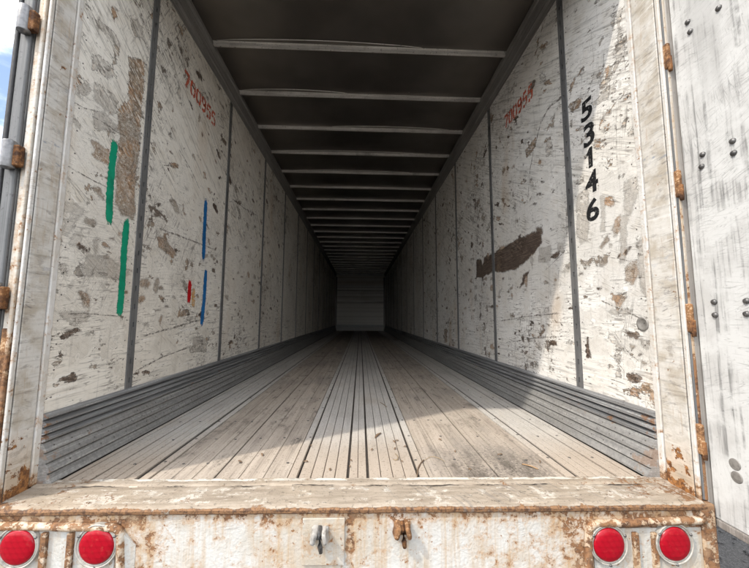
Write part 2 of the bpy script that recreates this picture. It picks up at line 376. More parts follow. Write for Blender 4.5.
def ground_material():
    g = G('asphalt'); n = g.noise(g.pos, 40.0, 6.0, 0.7); b = g.noise(g.pos, 0.6, 4.0, 0.6); v = g.voro(g.pos, 70.0)
    col = g.mix(g.ss(v, 0.1, 0.6), (0.10, 0.097, 0.092), (0.04, 0.039, 0.038)); col = g.mix(g.ss(b, 0.45, 0.7)*0.4, col, (0.09, 0.082, 0.074))
    col = g.dark(col, g.ss(n, 0.5, 0.7)*0.4)
    return g.out(col, 0.9, 0.0, g.bump(v+n, 0.8, 0.008), 0.3)

def Z(ox, oy, k, *pts): return [(ox+a/k, oy+b/k) for a, b in pts]
KN_L = [  # outlines of knocks in the roadside lining: (kind of damage, outline in photo pixels)
  (.75, Z(60, 120, 4.37, (265, 20), (350, 0), (345, 160), (330, 260), (330, 400), (320, 440), (270, 420), (240, 360), (245, 230), (255, 150))),
  (.75, Z(60, 0, 4.37, (300, 250), (370, 270), (365, 400), (350, 570), (250, 570), (250, 470), (300, 440), (300, 330))),
  (.75, Z(60, 120, 4.37, (130, 90), (160, 90), (215, 130), (210, 195), (150, 170), (135, 150), (150, 130))),
  (.3, Z(60, 120, 4.37, (15, 365), (60, 358), (105, 395), (85, 428), (60, 415), (40, 405), (18, 400))),
  (.3, Z(60, 120, 4.37, (18, 435), (75, 425), (65, 460), (30, 505), (10, 490))), (.3, Z(60, 120, 4.37, (60, 495), (98, 485), (94, 532), (60, 548), (42, 542))),
  (.5, Z(60, 0, 4.37, (150, 225), (210, 275), (245, 330), (200, 338), (160, 295), (135, 315))),
  (.5, Z(60, 0, 4.37, (150, 355), (230, 405), (258, 440), (245, 505), (200, 485), (148, 432))), (.5, Z(60, 0, 4.37, (148, 478), (200, 498), (242, 540), (248, 570), (148, 570))),
  (.6, Z(60, 0, 4.37, (232, 205), (258, 205), (252, 272), (228, 285))), (.8, Z(60, 0, 4.37, (222, 35), (242, 30), (252, 70), (235, 90))),
  (.5, Z(60, 0, 4.37, (308, 75), (332, 80), (362, 118), (374, 185), (340, 165), (318, 132))), (.5, Z(60, 0, 4.37, (85, 370), (120, 345), (134, 392), (100, 415), (76, 390))),
  (.5, Z(60, 0, 4.37, (165, 85), (245, 145), (258, 198), (230, 184), (163, 118))),
  (.5, Z(40, 240, 3.79, (160, 115), (176, 55), (240, 60), (300, 90), (345, 130), (290, 145), (240, 140), (166, 135))), (.75, Z(40, 240, 3.79, (205, 112), (250, 112), (250, 138), (205, 138))),
  (.5, Z(40, 240, 3.79, (75, 275), (185, 272), (178, 302), (150, 312), (130, 325), (108, 312), (78, 292))), (.5, Z(40, 240, 3.79, (166, 345), (208, 340), (208, 362), (172, 362))),
  (.5, Z(40, 240, 3.79, (76, 98), (98, 92), (104, 134), (78, 136))), (.5, Z(40, 240, 3.79, (202, -6), (218, -6), (218, 58), (206, 58))), (.5, Z(40, 240, 3.79, (100, 168), (122, 170), (122, 182), (104, 180))),
  (.8, Z(130, 120, 4.054, (112, 472), (142, 476), (190, 548), (170, 556), (116, 515))), (.6, Z(130, 120, 4.054, (162, 325), (182, 325), (210, 385), (182, 374))), (.6, Z(130, 120, 4.054, (88, 86), (107, 92), (100, 140), (88, 134))),
  (.5, Z(130, 250, 3.785, (238, 328), (292, 333), (290, 388), (236, 383))), (.5, Z(130, 250, 3.785, (212, 254), (238, 252), (238, 264), (214, 266))),
  (.9, Z(130, 120, 4.054, (165, 175), (195, 178), (195, 192), (168, 192))), (.9, Z(130, 120, 4.054, (296, 210), (308, 215), (310, 240), (298, 238)))]
KN_R = [
  (1., Z(460, 190, 3.786, (62, 265), (80, 262), (85, 286), (92, 252), (130, 236), (200, 196), (307, 144), (311, 200), (272, 252), (217, 298), (172, 312), (130, 309), (78, 334), (62, 330))),
  (.5, Z(460, 190, 3.786, (296, 218), (344, 206), (344, 268), (298, 274))), (1., Z(460, 190, 3.786, (244, 320), (264, 302), (242, 358), (226, 370))), (.5, Z(460, 190, 3.786, (366, 196), (394, 200), (392, 240), (372, 230))),
  (.8, Z(560, 220, 3.158, (213, 126), (243, 131), (246, 167), (227, 205), (202, 194), (207, 153))), (.5, Z(560, 220, 3.158, (148, 282), (234, 285), (202, 304), (162, 299))),
  (.5, Z(560, 220, 3.158, (148, 362), (165, 356), (205, 414), (168, 394))), (.9, Z(560, 220, 3.158, (202, 540), (237, 524), (249, 559), (214, 552))), (.8, Z(560, 220, 3.158, (262, 511), (289, 516), (278, 545), (256, 539))),
  (1., Z(560, 220, 3.158, (80, 368), (92, 362), (98, 434), (82, 434))), (.5, Z(560, 220, 3.158, (192, -10), (213, -10), (208, 138), (187, 134))), (.5, Z(560, 220, 3.158, (247, 68), (273, 55), (266, 120), (290, 200), (272, 245), (252, 202))),
  (.9, Z(560, 220, 3.158, (120, 87), (150, 44), (160, 65), (130, 95))), (.5, Z(560, 220, 3.158, (58, -10), (88, -10), (88, 62), (62, 84))), (.5, Z(560, 220, 3.158, (216, 345), (279, 388), (274, 414))), (.5, Z(560, 220, 3.158, (175, 406), (189, 406), (193, 494), (179, 494))),
  (.5, Z(560, 60, 3.158, (202, 388), (248, 360), (248, 422), (222, 485), (202, 474))), (.5, Z(560, 60, 3.158, (52, 430), (88, 396), (93, 522), (52, 564))), (.5, Z(560, 60, 3.158, (127, 426), (143, 426), (143, 544), (127, 544))),
  (.5, Z(560, 60, 3.158, (97, 140), (178, 60), (178, 98), (108, 154))), (.8, Z(560, 60, 3.158, (172, 510), (191, 486), (188, 544), (169, 564))), (.9, Z(560, 60, 3.158, (28, 140), (57, 121), (62, 147), (38, 164))), (.75, Z(560, 60, 3.158, (105, 255), (128, 250), (130, 280), (110, 285))),
  (.5, Z(520, 0, 4.68, (427, 76), (443, 71), (443, 144), (427, 134))), (.5, Z(520, 0, 4.68, (452, 56), (471, 46), (468, 184), (452, 174))), (.3, Z(520, 0, 4.68, (437, 250), (470, 196), (504, 240), (482, 294), (447, 284))),
  (.9, Z(520, 0, 4.68, (107, 380), (137, 366), (143, 392), (112, 398))), (.9, Z(460, 60, 4.057, (262, 366), (308, 315), (308, 353), (272, 395))), (.9, Z(380, 260, 5.0, (320, 345), (334, 345), (336, 412), (322, 412))),
  (.5, Z(460, 60, 4.057, (345, 330), (370, 320), (375, 385), (352, 390))), (.8, Z(460, 60, 4.057, (455, 165), (475, 165), (475, 200), (450, 205)))]
M = {}
M['wallL'] = wall_material('painted_lining_roadside', 3.0, ((0.79, 0.755, 0.685), (0.72, 0.675, 0.595), (0.60, 0.545, 0.455)), -33.0, 0.0)
M['wallR'] = wall_material('painted_lining_kerbside', 11.0, ((0.755, 0.74, 0.705), (0.68, 0.655, 0.605), (0.56, 0.515, 0.445)), 28.0, 0.01)
M['wallF'] = wall_material('painted_lining_nose', 23.0, ((0.82, 0.80, 0.75), (0.76, 0.73, 0.68), (0.62, 0.58, 0.52)), 70.0, 0.0)
M['post'] = metal_wall('track_steel', (0.11, 0.11, 0.11), (0.22, 0.22, 0.217), 0.5, 0.3, 'z', 140, 0.5)
M['scuff'] = scuff_material()
M['rail'] = metal_wall('top_rail_metal', (0.20, 0.19, 0.18), (0.34, 0.325, 0.305), 0.5, 0.35, 'y', 90, 0.4)
M['roof'] = ceiling_material()
M['bow'] = metal_wall('bow_galvanised', (0.50, 0.48, 0.45), (0.78, 0.755, 0.715), 0.38, 0.35, 'x', 60, 0.7)
M['wood'] = wood_material(); M['alu'] = alu_floor_material()
M['gap'] = plain('floor_grime', (0.06, 0.05, 0.042), 0.95, 0, 60, 0.4)
M['sill'] = sill_material()
def z_top(g): return g.ss(g.z, -0.10, -0.015)
def z_low(g): return g.ss(g.z, -0.09, -0.17)
def lamp_zone(g): return g.ss(g.ab(g.x+0.0), 0.60, 0.80)
def corner(g): return g.ss(g.z+(g.noise(g.pos, 3.0, 2.0)-0.5)*0.9, 1.1, 0.2)
M['face'] = frame_material('rear_sill_paint', 0.035, ((0.53, 0.52, 0.49), (0.45, 0.425, 0.375)), 1.3, (lambda g: z_top(g)*0.75, lambda g: g.ss(g.noise(g.vec(g.x*5.0, 0.0, 4.0), 1.0, 2.0), 0.55, 0.66)*0.6*z_low(g), lambda g: lamp_zone(g)*0.8, lambda g: g.ss(g.ab(g.x+0.028+(g.noise(g.pos, 22.0, 3.0)-0.5)*0.03), 0.022, 0.008)*0.9, lambda g: g.ss(g.ab(g.x-0.70), 0.30, 0.12)*g.ss(g.z, -0.09, -0.16)*0.42), 0.30)
M['rim'] = frame_material('lamp_guard_paint', 0.185, ((0.52, 0.48, 0.41), (0.43, 0.36, 0.27)), 1.0, (), 0.35)
M['postp'] = frame_material('corner_post_paint', 0.06, ((0.54, 0.525, 0.48), (0.45, 0.40, 0.335)), 1.0, (corner,), 0.3)
M['liner'] = post_liner_material('post_lining', 0.0)
M['trim'] = frame_material('trim_paint', 0.045, ((0.62, 0.61, 0.585), (0.53, 0.505, 0.46)), 0.4, (lambda g: g.ss(g.z, 0.10, 0.0),), 0.1)
M['alu2'] = metal_wall('door_edge_alloy', (0.24, 0.22, 0.20), (0.40, 0.375, 0.345), 0.45, 0.3, 'z', 120, 0.4)
M['dark'] = plain('dark_rubber', (0.06, 0.06, 0.062), 0.7, 0, 50, 0.4)
M['seal'] = metal_wall('door_seal_grey', (0.09, 0.093, 0.095), (0.16, 0.163, 0.165), 0.55, 0.1, 'z', 120, 0.4)
M['knuckle'] = plain('hinge_plated', (0.21, 0.21, 0.213), 0.34, 0.5, 60, 0.4, 0.25)
M['rust'] = rust_material('rusty_iron'); M['rustd'] = rust_material('dark_rust', (0.05, 0.025, 0.015), (0.20, 0.09, 0.035), (0.30, 0.17, 0.08))
M['bolt'] = plain('bolt_steel', (0.16, 0.155, 0.15), 0.4, 0.6, 120, 0.5, 0.3)
M['washer'] = plain('washer_grey', (0.27, 0.255, 0.235), 0.55, 0.3, 90, 0.4)
M['rivet'] = plain('rivet_dull', (0.13, 0.12, 0.11), 0.6, 0.3, 120, 0.4)
M['lens'] = lens_material(); M['ring'] = plain('lamp_ring', (0.42, 0.395, 0.35), 0.5, 0.1, 70, 0.5, 0.4)
M['pocket'] = frame_material('lamp_pocket_paint', 0.05, ((0.50, 0.50, 0.475), (0.42, 0.40, 0.35)), 1.0, (), 0.3)
M['iron'] = plain('cast_iron_grey', (0.40, 0.38, 0.35), 0.6, 0.2, 60, 0.7, 0.6)
M['shell'] = plain('outer_skin', (0.62, 0.62, 0.60), 0.5, 0.1, 5, 0.3, 0.1)
M['tyre'] = plain('tyre_rubber', (0.025, 0.025, 0.026), 0.85, 0, 40, 0.3)
M['black'] = paint_mark_material('black_paint', (0.014, 0.014, 0.015), 0.58)
M['redt'] = paint_mark_material('red_stencil_paint', (0.56, 0.10, 0.045), 0.55)
M['green'] = paint_mark_material('green_paint', (0.005, 0.27, 0.15), 0.68)
M['blue'] = paint_mark_material('blue_paint', (0.012, 0.14, 0.38), 0.64)
M['gouge'] = paint_mark_material('scrape_grime', (0.19, 0.17, 0.15), 0.485)
M['redm'] = paint_mark_material('red_paint', (0.55, 0.008, 0.012), 0.62)
M['ochre'] = paint_mark_material('ochre_paint', (0.62, 0.36, 0.13), 0.52)
M['straw'] = plain('dry_straw', (0.33, 0.25, 0.15), 0.8, 0, 60, 0.4); M['twig'] = plain('twig_bark', (0.16, 0.11, 0.07), 0.85, 0, 80, 0.4)
M['chipw'] = plain('wood_chip', (0.40, 0.25, 0.13), 0.8, 0, 60, 0.4); M['leaf'] = plain('dead_leaf', (0.20, 0.13, 0.08), 0.85, 0, 60, 0.4)
M['ground'] = ground_material(); M['stone'] = plain('gravel_stone', (0.075, 0.072, 0.07), 0.9, 0, 30, 0.6)
g_ = G('door_skin')
def door_material():
    g = g_; st = g.noise(g.vec(g.x*60.0, g.y*60.0, g.z*2.2), 1.0, 4.0, 0.65); mid = g.noise(g.pos, 7.0, 5.0, 0.65); fin = g.noise(g.pos, 70.0, 4.0, 0.7)
    col = g.mix(g.ss(mid, 0.4, 0.66), (0.56, 0.56, 0.545), (0.46, 0.455, 0.44))
    col = g.dark(col, g.ss(st, 0.48, 0.68)*0.55*g.ss(mid, 0.40, 0.58) + g.ss(fin, 0.58, 0.72)*0.3)
    lg = g.noise(g.vec(g.y*5.0, g.z*1.3, 4.0), 1.0, 3.0, 0.6)
    col = g.mix(g.ss(lg, 0.54, 0.66)*0.4, col, (0.30, 0.295, 0.285))
    s = g.mx(g.scratch(g.y, g.z, 4, 4, 44, 0.016, 2.0, 4.0, 0.46, 0.64), g.scratch(g.y, g.z, 80, 4, 40, 0.014, 7.0, 3.0, 0.5, 0.66))
    s = g.mx(s, g.scratch(g.y, g.z, -24, 4, 50, 0.016, 12.0, 3.0, 0.44, 0.62))
    col = g.mix(s*0.4, col, (0.16, 0.16, 0.16))
    return g.out(col, 0.5, 0.0, g.bump(st*0.6+fin*0.5-s*0.5, 0.45, 0.002), 0.4)
M['door'] = door_material()

# ------------------------------------------------------------------ mesh helpers
def mesh_of(bm, name, mat, smooth=False):
    me = bpy.data.meshes.new(name)
    bmesh.ops.recalc_face_normals(bm, faces=bm.faces)
    bm.to_mesh(me); bm.free()
    if mat is not None: me.materials.append(mat)
    for p in me.polygons: p.use_smooth = smooth
    return me
def link(name, me, parent=None, loc=None):
    o = bpy.data.objects.new(name, me); sc.collection.objects.link(o)
    if loc is not None: o.location = loc
    if parent is not None:
        o.parent = parent
        if parent is ROOT: o.matrix_parent_inverse = ROOT_INV
    return o
def add_box(bm, x0, x1, y0, y1, z0, z1, bev=0.0, seg=1, sk=False):
    r = bmesh.ops.create_cube(bm, size=1.0)
    vs = r['verts']
    for v in vs:
        v.co = Vector(((x0+x1)/2+v.co.x*(x1-x0), (y0+y1)/2+v.co.y*(y1-y0), (z0+z1)/2+v.co.z*(z1-z0)+F))
        if sk: v.co.y += skew(v.co.x)
    if bev > 0:
        es = list({e for v in vs for e in v.link_edges})
        bmesh.ops.bevel(bm, geom=es, offset=bev, segments=seg, affect='EDGES', profile=0.5)
def box(name, mat, parent, x0, x1, y0, y1, z0, z1, bev=0.003, seg=1, sk=False):
    bm = bmesh.new(); add_box(bm, x0, x1, y0, y1, z0, z1, bev, seg, sk)
    return link(name, mesh_of(bm, name, mat), parent)
def add_prism_y(bm, prof, y0, y1):
    """closed (x,z) outline run along y"""
    a = [bm.verts.new((x, y0, z+F)) for x, z in prof]; b = [bm.verts.new((x, y1, z+F)) for x, z in prof]
    n = len(prof)
    for i in range(n): bm.faces.new((a[i], a[(i+1) % n], b[(i+1) % n], b[i]))
    bm.faces.new(a); bm.faces.new(list(reversed(b)))
def add_prism_x(bm, prof, x0, x1, sk=False):
    """closed (y,z) outline run along x"""
    a = [bm.verts.new((x0, y+(skew(x0) if sk else 0), z+F)) for y, z in prof]
    b = [bm.verts.new((x1, y+(skew(x1) if sk else 0), z+F)) for y, z in prof]
    n = len(prof)
    for i in range(n): bm.faces.new((a[i], a[(i+1) % n], b[(i+1) % n], b[i]))
    bm.faces.new(a); bm.faces.new(list(reversed(b)))
def add_tube(bm, pts, rad, n=8, caps=True):
    rings = []
    pts = [Vector(p) for p in pts]; rads = rad if isinstance(rad, (list, tuple)) else [rad]*len(pts)
    for i, p in enumerate(pts):
        d = (pts[min(i+1, len(pts)-1)]-pts[max(i-1, 0)]).normalized()
        a = d.cross(Vector((0.13, 0.21, 1))).normalized() if abs(d.z) < 0.9 else d.cross(Vector((0, 1, 0.1))).normalized()
        b = d.cross(a)
        rings.append([bm.verts.new(p+(a*math.cos(t)+b*math.sin(t))*rads[i]) for t in [2*math.pi*k/n for k in range(n)]])
    for r0, r1 in zip(rings, rings[1:]):
        for k in range(n): bm.faces.new((r0[k], r0[(k+1) % n], r1[(k+1) % n], r1[k]))
    if caps: bm.faces.new(rings[0]); bm.faces.new(list(reversed(rings[-1])))
def add_lathe(bm, c, axis, prof, n=28):
    """prof: (radius, offset along axis) from one pole to the other"""
    axis = Vector(axis).normalized(); a = axis.orthogonal().normalized(); b = axis.cross(a); c = Vector(c); rings = []
    for r, h in prof:
        if r < 1e-6: rings.append([bm.verts.new(c+axis*h)])
        else: rings.append([bm.verts.new(c+axis*h+(a*math.cos(t)+b*math.sin(t))*r) for t in [2*math.pi*k/n for k in range(n)]])
    for r0, r1 in zip(rings, rings[1:]):
        for k in range(n):
            q = [r0[k % len(r0)], r0[(k+1) % len(r0)], r1[(k+1) % len(r1)], r1[k % len(r1)]]
            q = list(dict.fromkeys(q))
            if len(q) > 2: bm.faces.new(q)
def add_dome(bm, c, axis, r, h, n=6):
    add_lathe(bm, c, axis, [(r, -0.001), (r*0.75, h*0.7), (0, h)], n)

# ------------------------------------------------------------------ the ground
Y1 = 17.17                                   # nose wall
bm = bmesh.new(); s = 900
vs = [bm.verts.new(v) for v in ((-s, -s, 0), (s, -s, 0), (s, s, 0), (-s, s, 0))]; bm.faces.new(vs)
gr = link('ground', mesh_of(bm, 'ground', M['ground'])); gr['kind'] = 'structure'
bm = bmesh.new(); rg = random.Random(3)
for i in range(2600):
    x, y = rg.uniform(0.9, 5.5), rg.uniform(0.2, 4.2); r = rg.uniform(0.006, 0.022)
    q = bmesh.ops.create_icosphere(bm, subdivisions=1, radius=r)
    for v in q['verts']:
        v.co = Vector((v.co.x*rg.uniform(.7, 1.3)+x, v.co.y*rg.uniform(.7, 1.3)+y, v.co.z*rg.uniform(.5, .8)+r*0.35))
gv = link('gravel', mesh_of(bm, 'gravel', M['stone'])); gv['kind'] = 'stuff'
gv['label'] = 'loose dark gravel lying on the asphalt below the open door'; gv['category'] = 'gravel'

# ------------------------------------------------------------------ the trailer
ROOT = bpy.data.objects.new('semi_trailer', None); sc.collection.objects.link(ROOT); ROOT.location = (0, 9.2, 0)
ROOT_INV = Matrix.Translation((0, -9.2, 0))
ROOT['label'] = 'long empty box trailer with scuffed white plywood walls, rusty rear sill and open doors'
ROOT['category'] = 'trailer'
OUT = 0.045                                  # wall depth behind the lining
ZT = 2.714                                   # top of the lining
ZS = 0.272                                   # top of the scuff plate
SP, YL0, YR0 = 1.1795, 1.9268, 1.8993
YE = 1.405                                   # where lining and floor end

def post_mesh(side, pitch=0.1, z0=ZS-0.01, z1=ZT, w=0.052, slots=True):
    """track strip with real slots; origin on its centre line, face turned inwards (side -1: faces +x)"""
    bm = bmesh.new(); f = -side
    x = 0.005*f; xi = -0.030*f
    def q(*p): bm.faces.new([bm.verts.new(Vector((a, b, c+F))) for a, b, c in p])
    h = w/2; sw, sh = 0.006, 0.014
    z = z0
    while z < z1-1e-4:
        zz = min(z+pitch, z1); cz = (z+zz)/2
        if slots and zz-z > 0.05:
            q((x, -h, z), (x, h, z), (x, h, cz-sh), (x, -h, cz-sh)); q((x, -h, cz+sh), (x, h, cz+sh), (x, h, zz), (x, -h, zz))
            q((x, -h, cz-sh), (x, -sw, cz-sh), (x, -sw, cz+sh), (x, -h, cz+sh)); q((x, sw, cz-sh), (x, h, cz-sh), (x, h, cz+sh), (x, sw, cz+sh))
            for (a, b, c, d) in ((-sw, cz-sh, sw, cz-sh), (sw, cz-sh, sw, cz+sh), (sw, cz+sh, -sw, cz+sh), (-sw, cz+sh, -sw, cz-sh)):
                q((x, a, b), (x, c, d), (xi, c, d), (xi, a, b))
            q((xi, -sw, cz-sh), (xi, sw, cz-sh), (xi, sw, cz+sh), (xi, -sw, cz+sh))
        else:
            q((x, -h, z), (x, h, z), (x, h, zz), (x, -h, zz))
        z = zz
    for yy in (-h, h): q((x, yy, z0), (x, yy, z1), (-0.012*f, yy, z1), (-0.012*f, yy, z0))
    bmesh.ops.remove_doubles(bm, verts=bm.verts, dist=1e-5)
    me = bpy.data.meshes.new('track_post'); bmesh.ops.recalc_face_normals(bm, faces=bm.faces); bm.to_mesh(me); bm.free()
    me.materials.append(M['post']); return me

import numpy as np
def small_knocks(side, y0, y1, n, seed):
    rk = random.Random(seed); out = []
    for _ in range(n):
        y = y0+(y1-y0)*rk.random(); z = ZS+0.05+(ZT-ZS-0.1)*rk.random(); dg = (rk.gauss(-30 if side < 0 else 26, 16) if (z > 1.15 and rk.random() < .8) else rk.gauss(0, 9)) + (90 if rk.random() < .12 else 0)
        l_ = rk.choice((.012, .018, .025, .035, .06)); h_ = l_*rk.uniform(.12, .5)+.003; c_, s_ = math.cos(math.radians(dg)), math.sin(math.radians(dg)); q = []
        for k in range(7):
            t = 2*math.pi*k/7; r = rk.uniform(.55, 1.15); du, dv = math.cos(t)*l_*r, math.sin(t)*h_*r; q.append((y+du*c_-dv*s_, z+du*s_+dv*c_))
        out.append((rk.choice((.5, .6, .78, .8, .95, 1.0)), q))
    return out
def knocked_panel(side, x, a, b, mat, knocks):
    """a lining board with a fine face that stores how far each point lies inside the nearest knock"""
    z0, z1, st = ZS-0.02, ZT+0.02, 0.008
    ny, nz = max(2, int((b-a)/st)), int((z1-z0)/st)
    Y, Zg = np.meshgrid(np.linspace(0, b-a, ny+1), np.linspace(z0, z1, nz+1), indexing='ij')
    best = np.full(Y.shape, -1.0); kind = np.zeros(Y.shape); py, pz = Y+a, Zg
    for k, q in [(k, np.array([(onL if side < 0 else onR)(*p) for p in pts])) for k, pts in knocks] + [(k, np.array(q)) for k, q in small_knocks(side, a, b, int(95*(b-a)), int(a*100)+side)]:
        ins = np.zeros(Y.shape, bool); dm = np.full(Y.shape, 9.0)
        for (ya, za), (yb, zb) in zip(q, np.roll(q, -1, 0)):
            ey, ez = yb-ya, zb-za; t = np.clip(((py-ya)*ey+(pz-za)*ez)/(ey*ey+ez*ez+1e-12), 0, 1)
            dm = np.minimum(dm, np.hypot(py-ya-t*ey, pz-za-t*ez))
            c = (za > pz) != (zb > pz); ins ^= c & (py < (yb-ya)*(pz-za)/(zb-za+1e-12)+ya)
        sd = np.where(ins, dm, -dm); up = sd > best; best = np.where(up, sd, best); kind = np.where(up, k, kind)
    val = np.clip(best+0.06, 0, 0.2).ravel(); V = np.stack([np.full(Y.size, x), Y.ravel(), Zg.ravel()+F], 1)
    idx = np.arange(Y.size).reshape(Y.shape); quad = np.stack([idx[:-1, :-1], idx[1:, :-1], idx[1:, 1:], idx[:-1, 1:]], -1).reshape(-1, 4)
    if side > 0: quad = quad[:, ::-1]
    n = len(V); c = [idx[0, 0], idx[-1, 0], idx[-1, -1], idx[0, -1]]
    back = np.array([[x+side*0.035, V[i][1], V[i][2]] for i in c]); V = np.concatenate([V, back])
    faces = quad.tolist() + [[c[i], c[(i+1) % 4], n+(i+1) % 4, n+i] for i in range(4)] + [[n, n+3, n+2, n+1]]
    me = bpy.data.meshes.new('wall_panel'); me.from_pydata(V.tolist(), [], faces); me.materials.append(mat)
    at = me.attributes.new('knock', 'FLOAT_VECTOR', 'POINT'); buf = np.zeros((len(V), 3), np.float32)
    buf[:n, 0] = val; buf[:n, 1] = kind.ravel(); at.data.foreach_set('vector', buf.ravel()); me.update()
    return me
def side_wall(side, x, y0, mat, knocks, YE):
    f = -side                                # towards the inside
    w = box('side_wall', M['shell'], ROOT, *sorted((x+side*0.036, x+side*OUT)), 1.46, Y1+0.05, -0.14, ZT+0.25, 0)
    ys = [y0+k*SP for k in range(13) if y0+k*SP < Y1-0.1]
    pm = post_mesh(side); edges = [YE] + ys + [Y1]
    pan = None
    for i in range(len(edges)-1):
        a = edges[i] + (0.0 if i == 0 else 0.0275); b = edges[i+1] - (0.0275 if i+1 < len(edges)-1 else 0.0)
        if i < (4 if side < 0 else 5): me = knocked_panel(side, x, a, b, mat, knocks)
        elif i == len(edges)-2 or pan is None:
            bm = bmesh.new(); xa, xb = sorted((x, x+side*0.035)); add_box(bm, xa, xb, 0, b-a, ZS-0.02, ZT+0.02, 0.0025)
            me = mesh_of(bm, 'wall_panel', mat)
            pan = me if pan is None else pan
        else: me = pan
        link('wall_panel', me, w, (0, a, 0))
    for y in ys: link('track_post', pm, w, (x, y, 0))
    # rivets along the panel edges
    bm = bmesh.new(); rr = random.Random(5)
    for i, y in enumerate([YE+0.03, ys[0]-0.05, ys[0]+0.05, ys[1]-0.05, ys[1]+0.05, ys[2]-0.05]):
        z = ZS+0.05
        while z < ZT:
            add_dome(bm, (x, y+rr.uniform(-.003, .003), z+F+rr.uniform(-.01, .01)), (f, 0, 0), 0.0042, 0.0022, 5); z += 0.105
    for k in range(64): add_dome(bm, (x, YE+0.06+k*0.09, ZT-0.045+F+rr.uniform(-.004, .004)), (f, 0, 0), 0.0045, 0.0022, 5)
    o = link('rivets', mesh_of(bm, 'rivets', M['rivet']), w); o['kind'] = 'stuff'
    # scuff plate: corrugated strips above, overlapping slats below
    sp = box('scuff_plate', M['scuff'], ROOT, *sorted((x-f*0.002, x-f*0.034)), YE, Y1, 0, ZS, 0)
    hs = [ZS-0.0, 0.243, 0.214, 0.185, 0.157]
    for a, b in zip(hs, hs[1:]):
        prof = [(0.001, b+0.002), (0.012, b+0.003), (0.022, b+(a-b)*0.30), (0.022, b+(a-b)*0.60), (0.006, a-0.003), (0.001, a-0.002)]
        bm = bmesh.new(); add_prism_y(bm, [(x+f*p, q) for p, q in prof], YE, Y1); link('corrugation', mesh_of(bm, 'corrugation', M['scuff']), sp)
    hs = [0.155, 0.117, 0.079, 0.040, 0.0]
    for i, (a, b) in enumerate(zip(hs, hs[1:])):
        t = 0.014+0.010*i
        prof = [(0.001, b), (t+0.004, b), (t+0.006, b+0.003), (t+0.016, b+0.006), (t+0.016, b+0.010), (t, a-0.002), (t-0.006, a), (0.001, a)]
        bm = bmesh.new(); add_prism_y(bm, [(x+f*p, q) for p, q in prof], YE, Y1); link('slat', mesh_of(bm, 'slat', M['scuff']), sp)
    bm = bmesh.new()
    for r_, (z, t) in enumerate(((0.136, 0.024), (0.098, 0.034), (0.060, 0.044))):
        for k in range(70):
            if rr.random() < .85: add_dome(bm, (x+f*(t-0.003), YE+0.04+k*0.085+0.03*r_, z+F), (f, 0, 0.25), 0.006, 0.004, 6)
    o = link('screws', mesh_of(bm, 'screws', M['rivet']), sp); o['kind'] = 'stuff'
    # top rail: a sloped cove between lining and roof
    prof = [(0.0, ZT-0.01), (0.006, ZT-0.012), (0.008, ZT+0.03), (0.011, ZT+0.045), (0.015, ZT+0.055), (0.019, ZT+0.15), (0.026, ZT+0.165), (0.026, ZT+0.2), (-0.03, ZT+0.2), (-0.03, ZT-0.01)]
    bm = bmesh.new(); add_prism_y(bm, [(x+f*p, q) for p, q in prof], YE, Y1); link('top_rail', mesh_of(bm, 'top_rail', M['rail']), ROOT)
    return w
wallL = side_wall(-1, XL, YL0, M['wallL'], KN_L, 1.434); wallR = side_wall(1, XR, YR0, M['wallR'], KN_R, 1.410)

# ---- writing and paint marks on the lining
def ribbon(name, mat, wall, side, pts, width, wob=0.12, lift=0.0012):
    """flat brush stroke on a side wall through photo pixels"""
    q = [Vector((onL if side < 0 else onR)(*p)) for p in pts]; rr = random.Random(len(pts)*7+int(pts[0][0]))
    path = []
    for a, b in zip(q, q[1:]):
        for k in range(8): path.append(a.lerp(b, k/8))
    path.append(q[-1]); bm = bmesh.new(); lay = bm.verts.layers.float.new('across'); x = (XL+lift) if side < 0 else (XR-lift); rows = []
    for i, p in enumerate(path):
        d = (path[min(i+1, len(path)-1)]-path[max(i-1, 0)]).normalized(); nrm = Vector((-d.y, d.x))
        e = min(i, len(path)-1-i); wd_ = width*0.5*(0.55 if e == 0 else 0.85 if e == 1 else 1.0)
        endk = max(0.0, 1-e/4)
        for_ = [(-1, 1.), (-.6, max(.6, endk)), (0, endk), (.6, max(.6, endk)), (1, 1.)]
        row = []
        for s_, ak in for_:
            v = bm.verts.new((x, *(p+nrm*wd_*1.15*s_*(1+rr.uniform(-wob, wob))))); v[lay] = ak; row.append(v)
        rows.append(row)
    for r0, r1 in zip(rows, rows[1:]):
        for k in range(4): bm.faces.new((r0[k], r0[k+1], r1[k+1], r1[k]))
    for v in bm.verts: v.co.z += F
    me = mesh_of(bm, name, mat); o = link(name, me, wall)
    return o
for nm, mt, pts, w_ in (('paint_stroke', 'green', [(115, 140), (112, 165), (109.5, 195), (109, 225)], .046), ('paint_stroke', 'green', [(127, 218), (124, 250), (122, 285), (119, 317)], .046),
                    ('paint_stroke', 'blue', [(206, 198), (204.5, 228), (203, 262)], .055), ('paint_stroke', 'blue', [(206, 268), (204, 300), (201, 327)], .055),
                    ('paint_stroke', 'redm', [(190, 279), (188.5, 304)], .05), ('paint_stroke', 'ochre', [(193.5, 287), (193, 308)], .05)):
    o = ribbon(nm, M[mt], wallL, -1, pts, w_); o['label'] = {'green': 'green', 'blue': 'blue', 'redm': 'short red', 'ochre': 'faint ochre'}[mt] + ' upright brush stroke on the white lining'

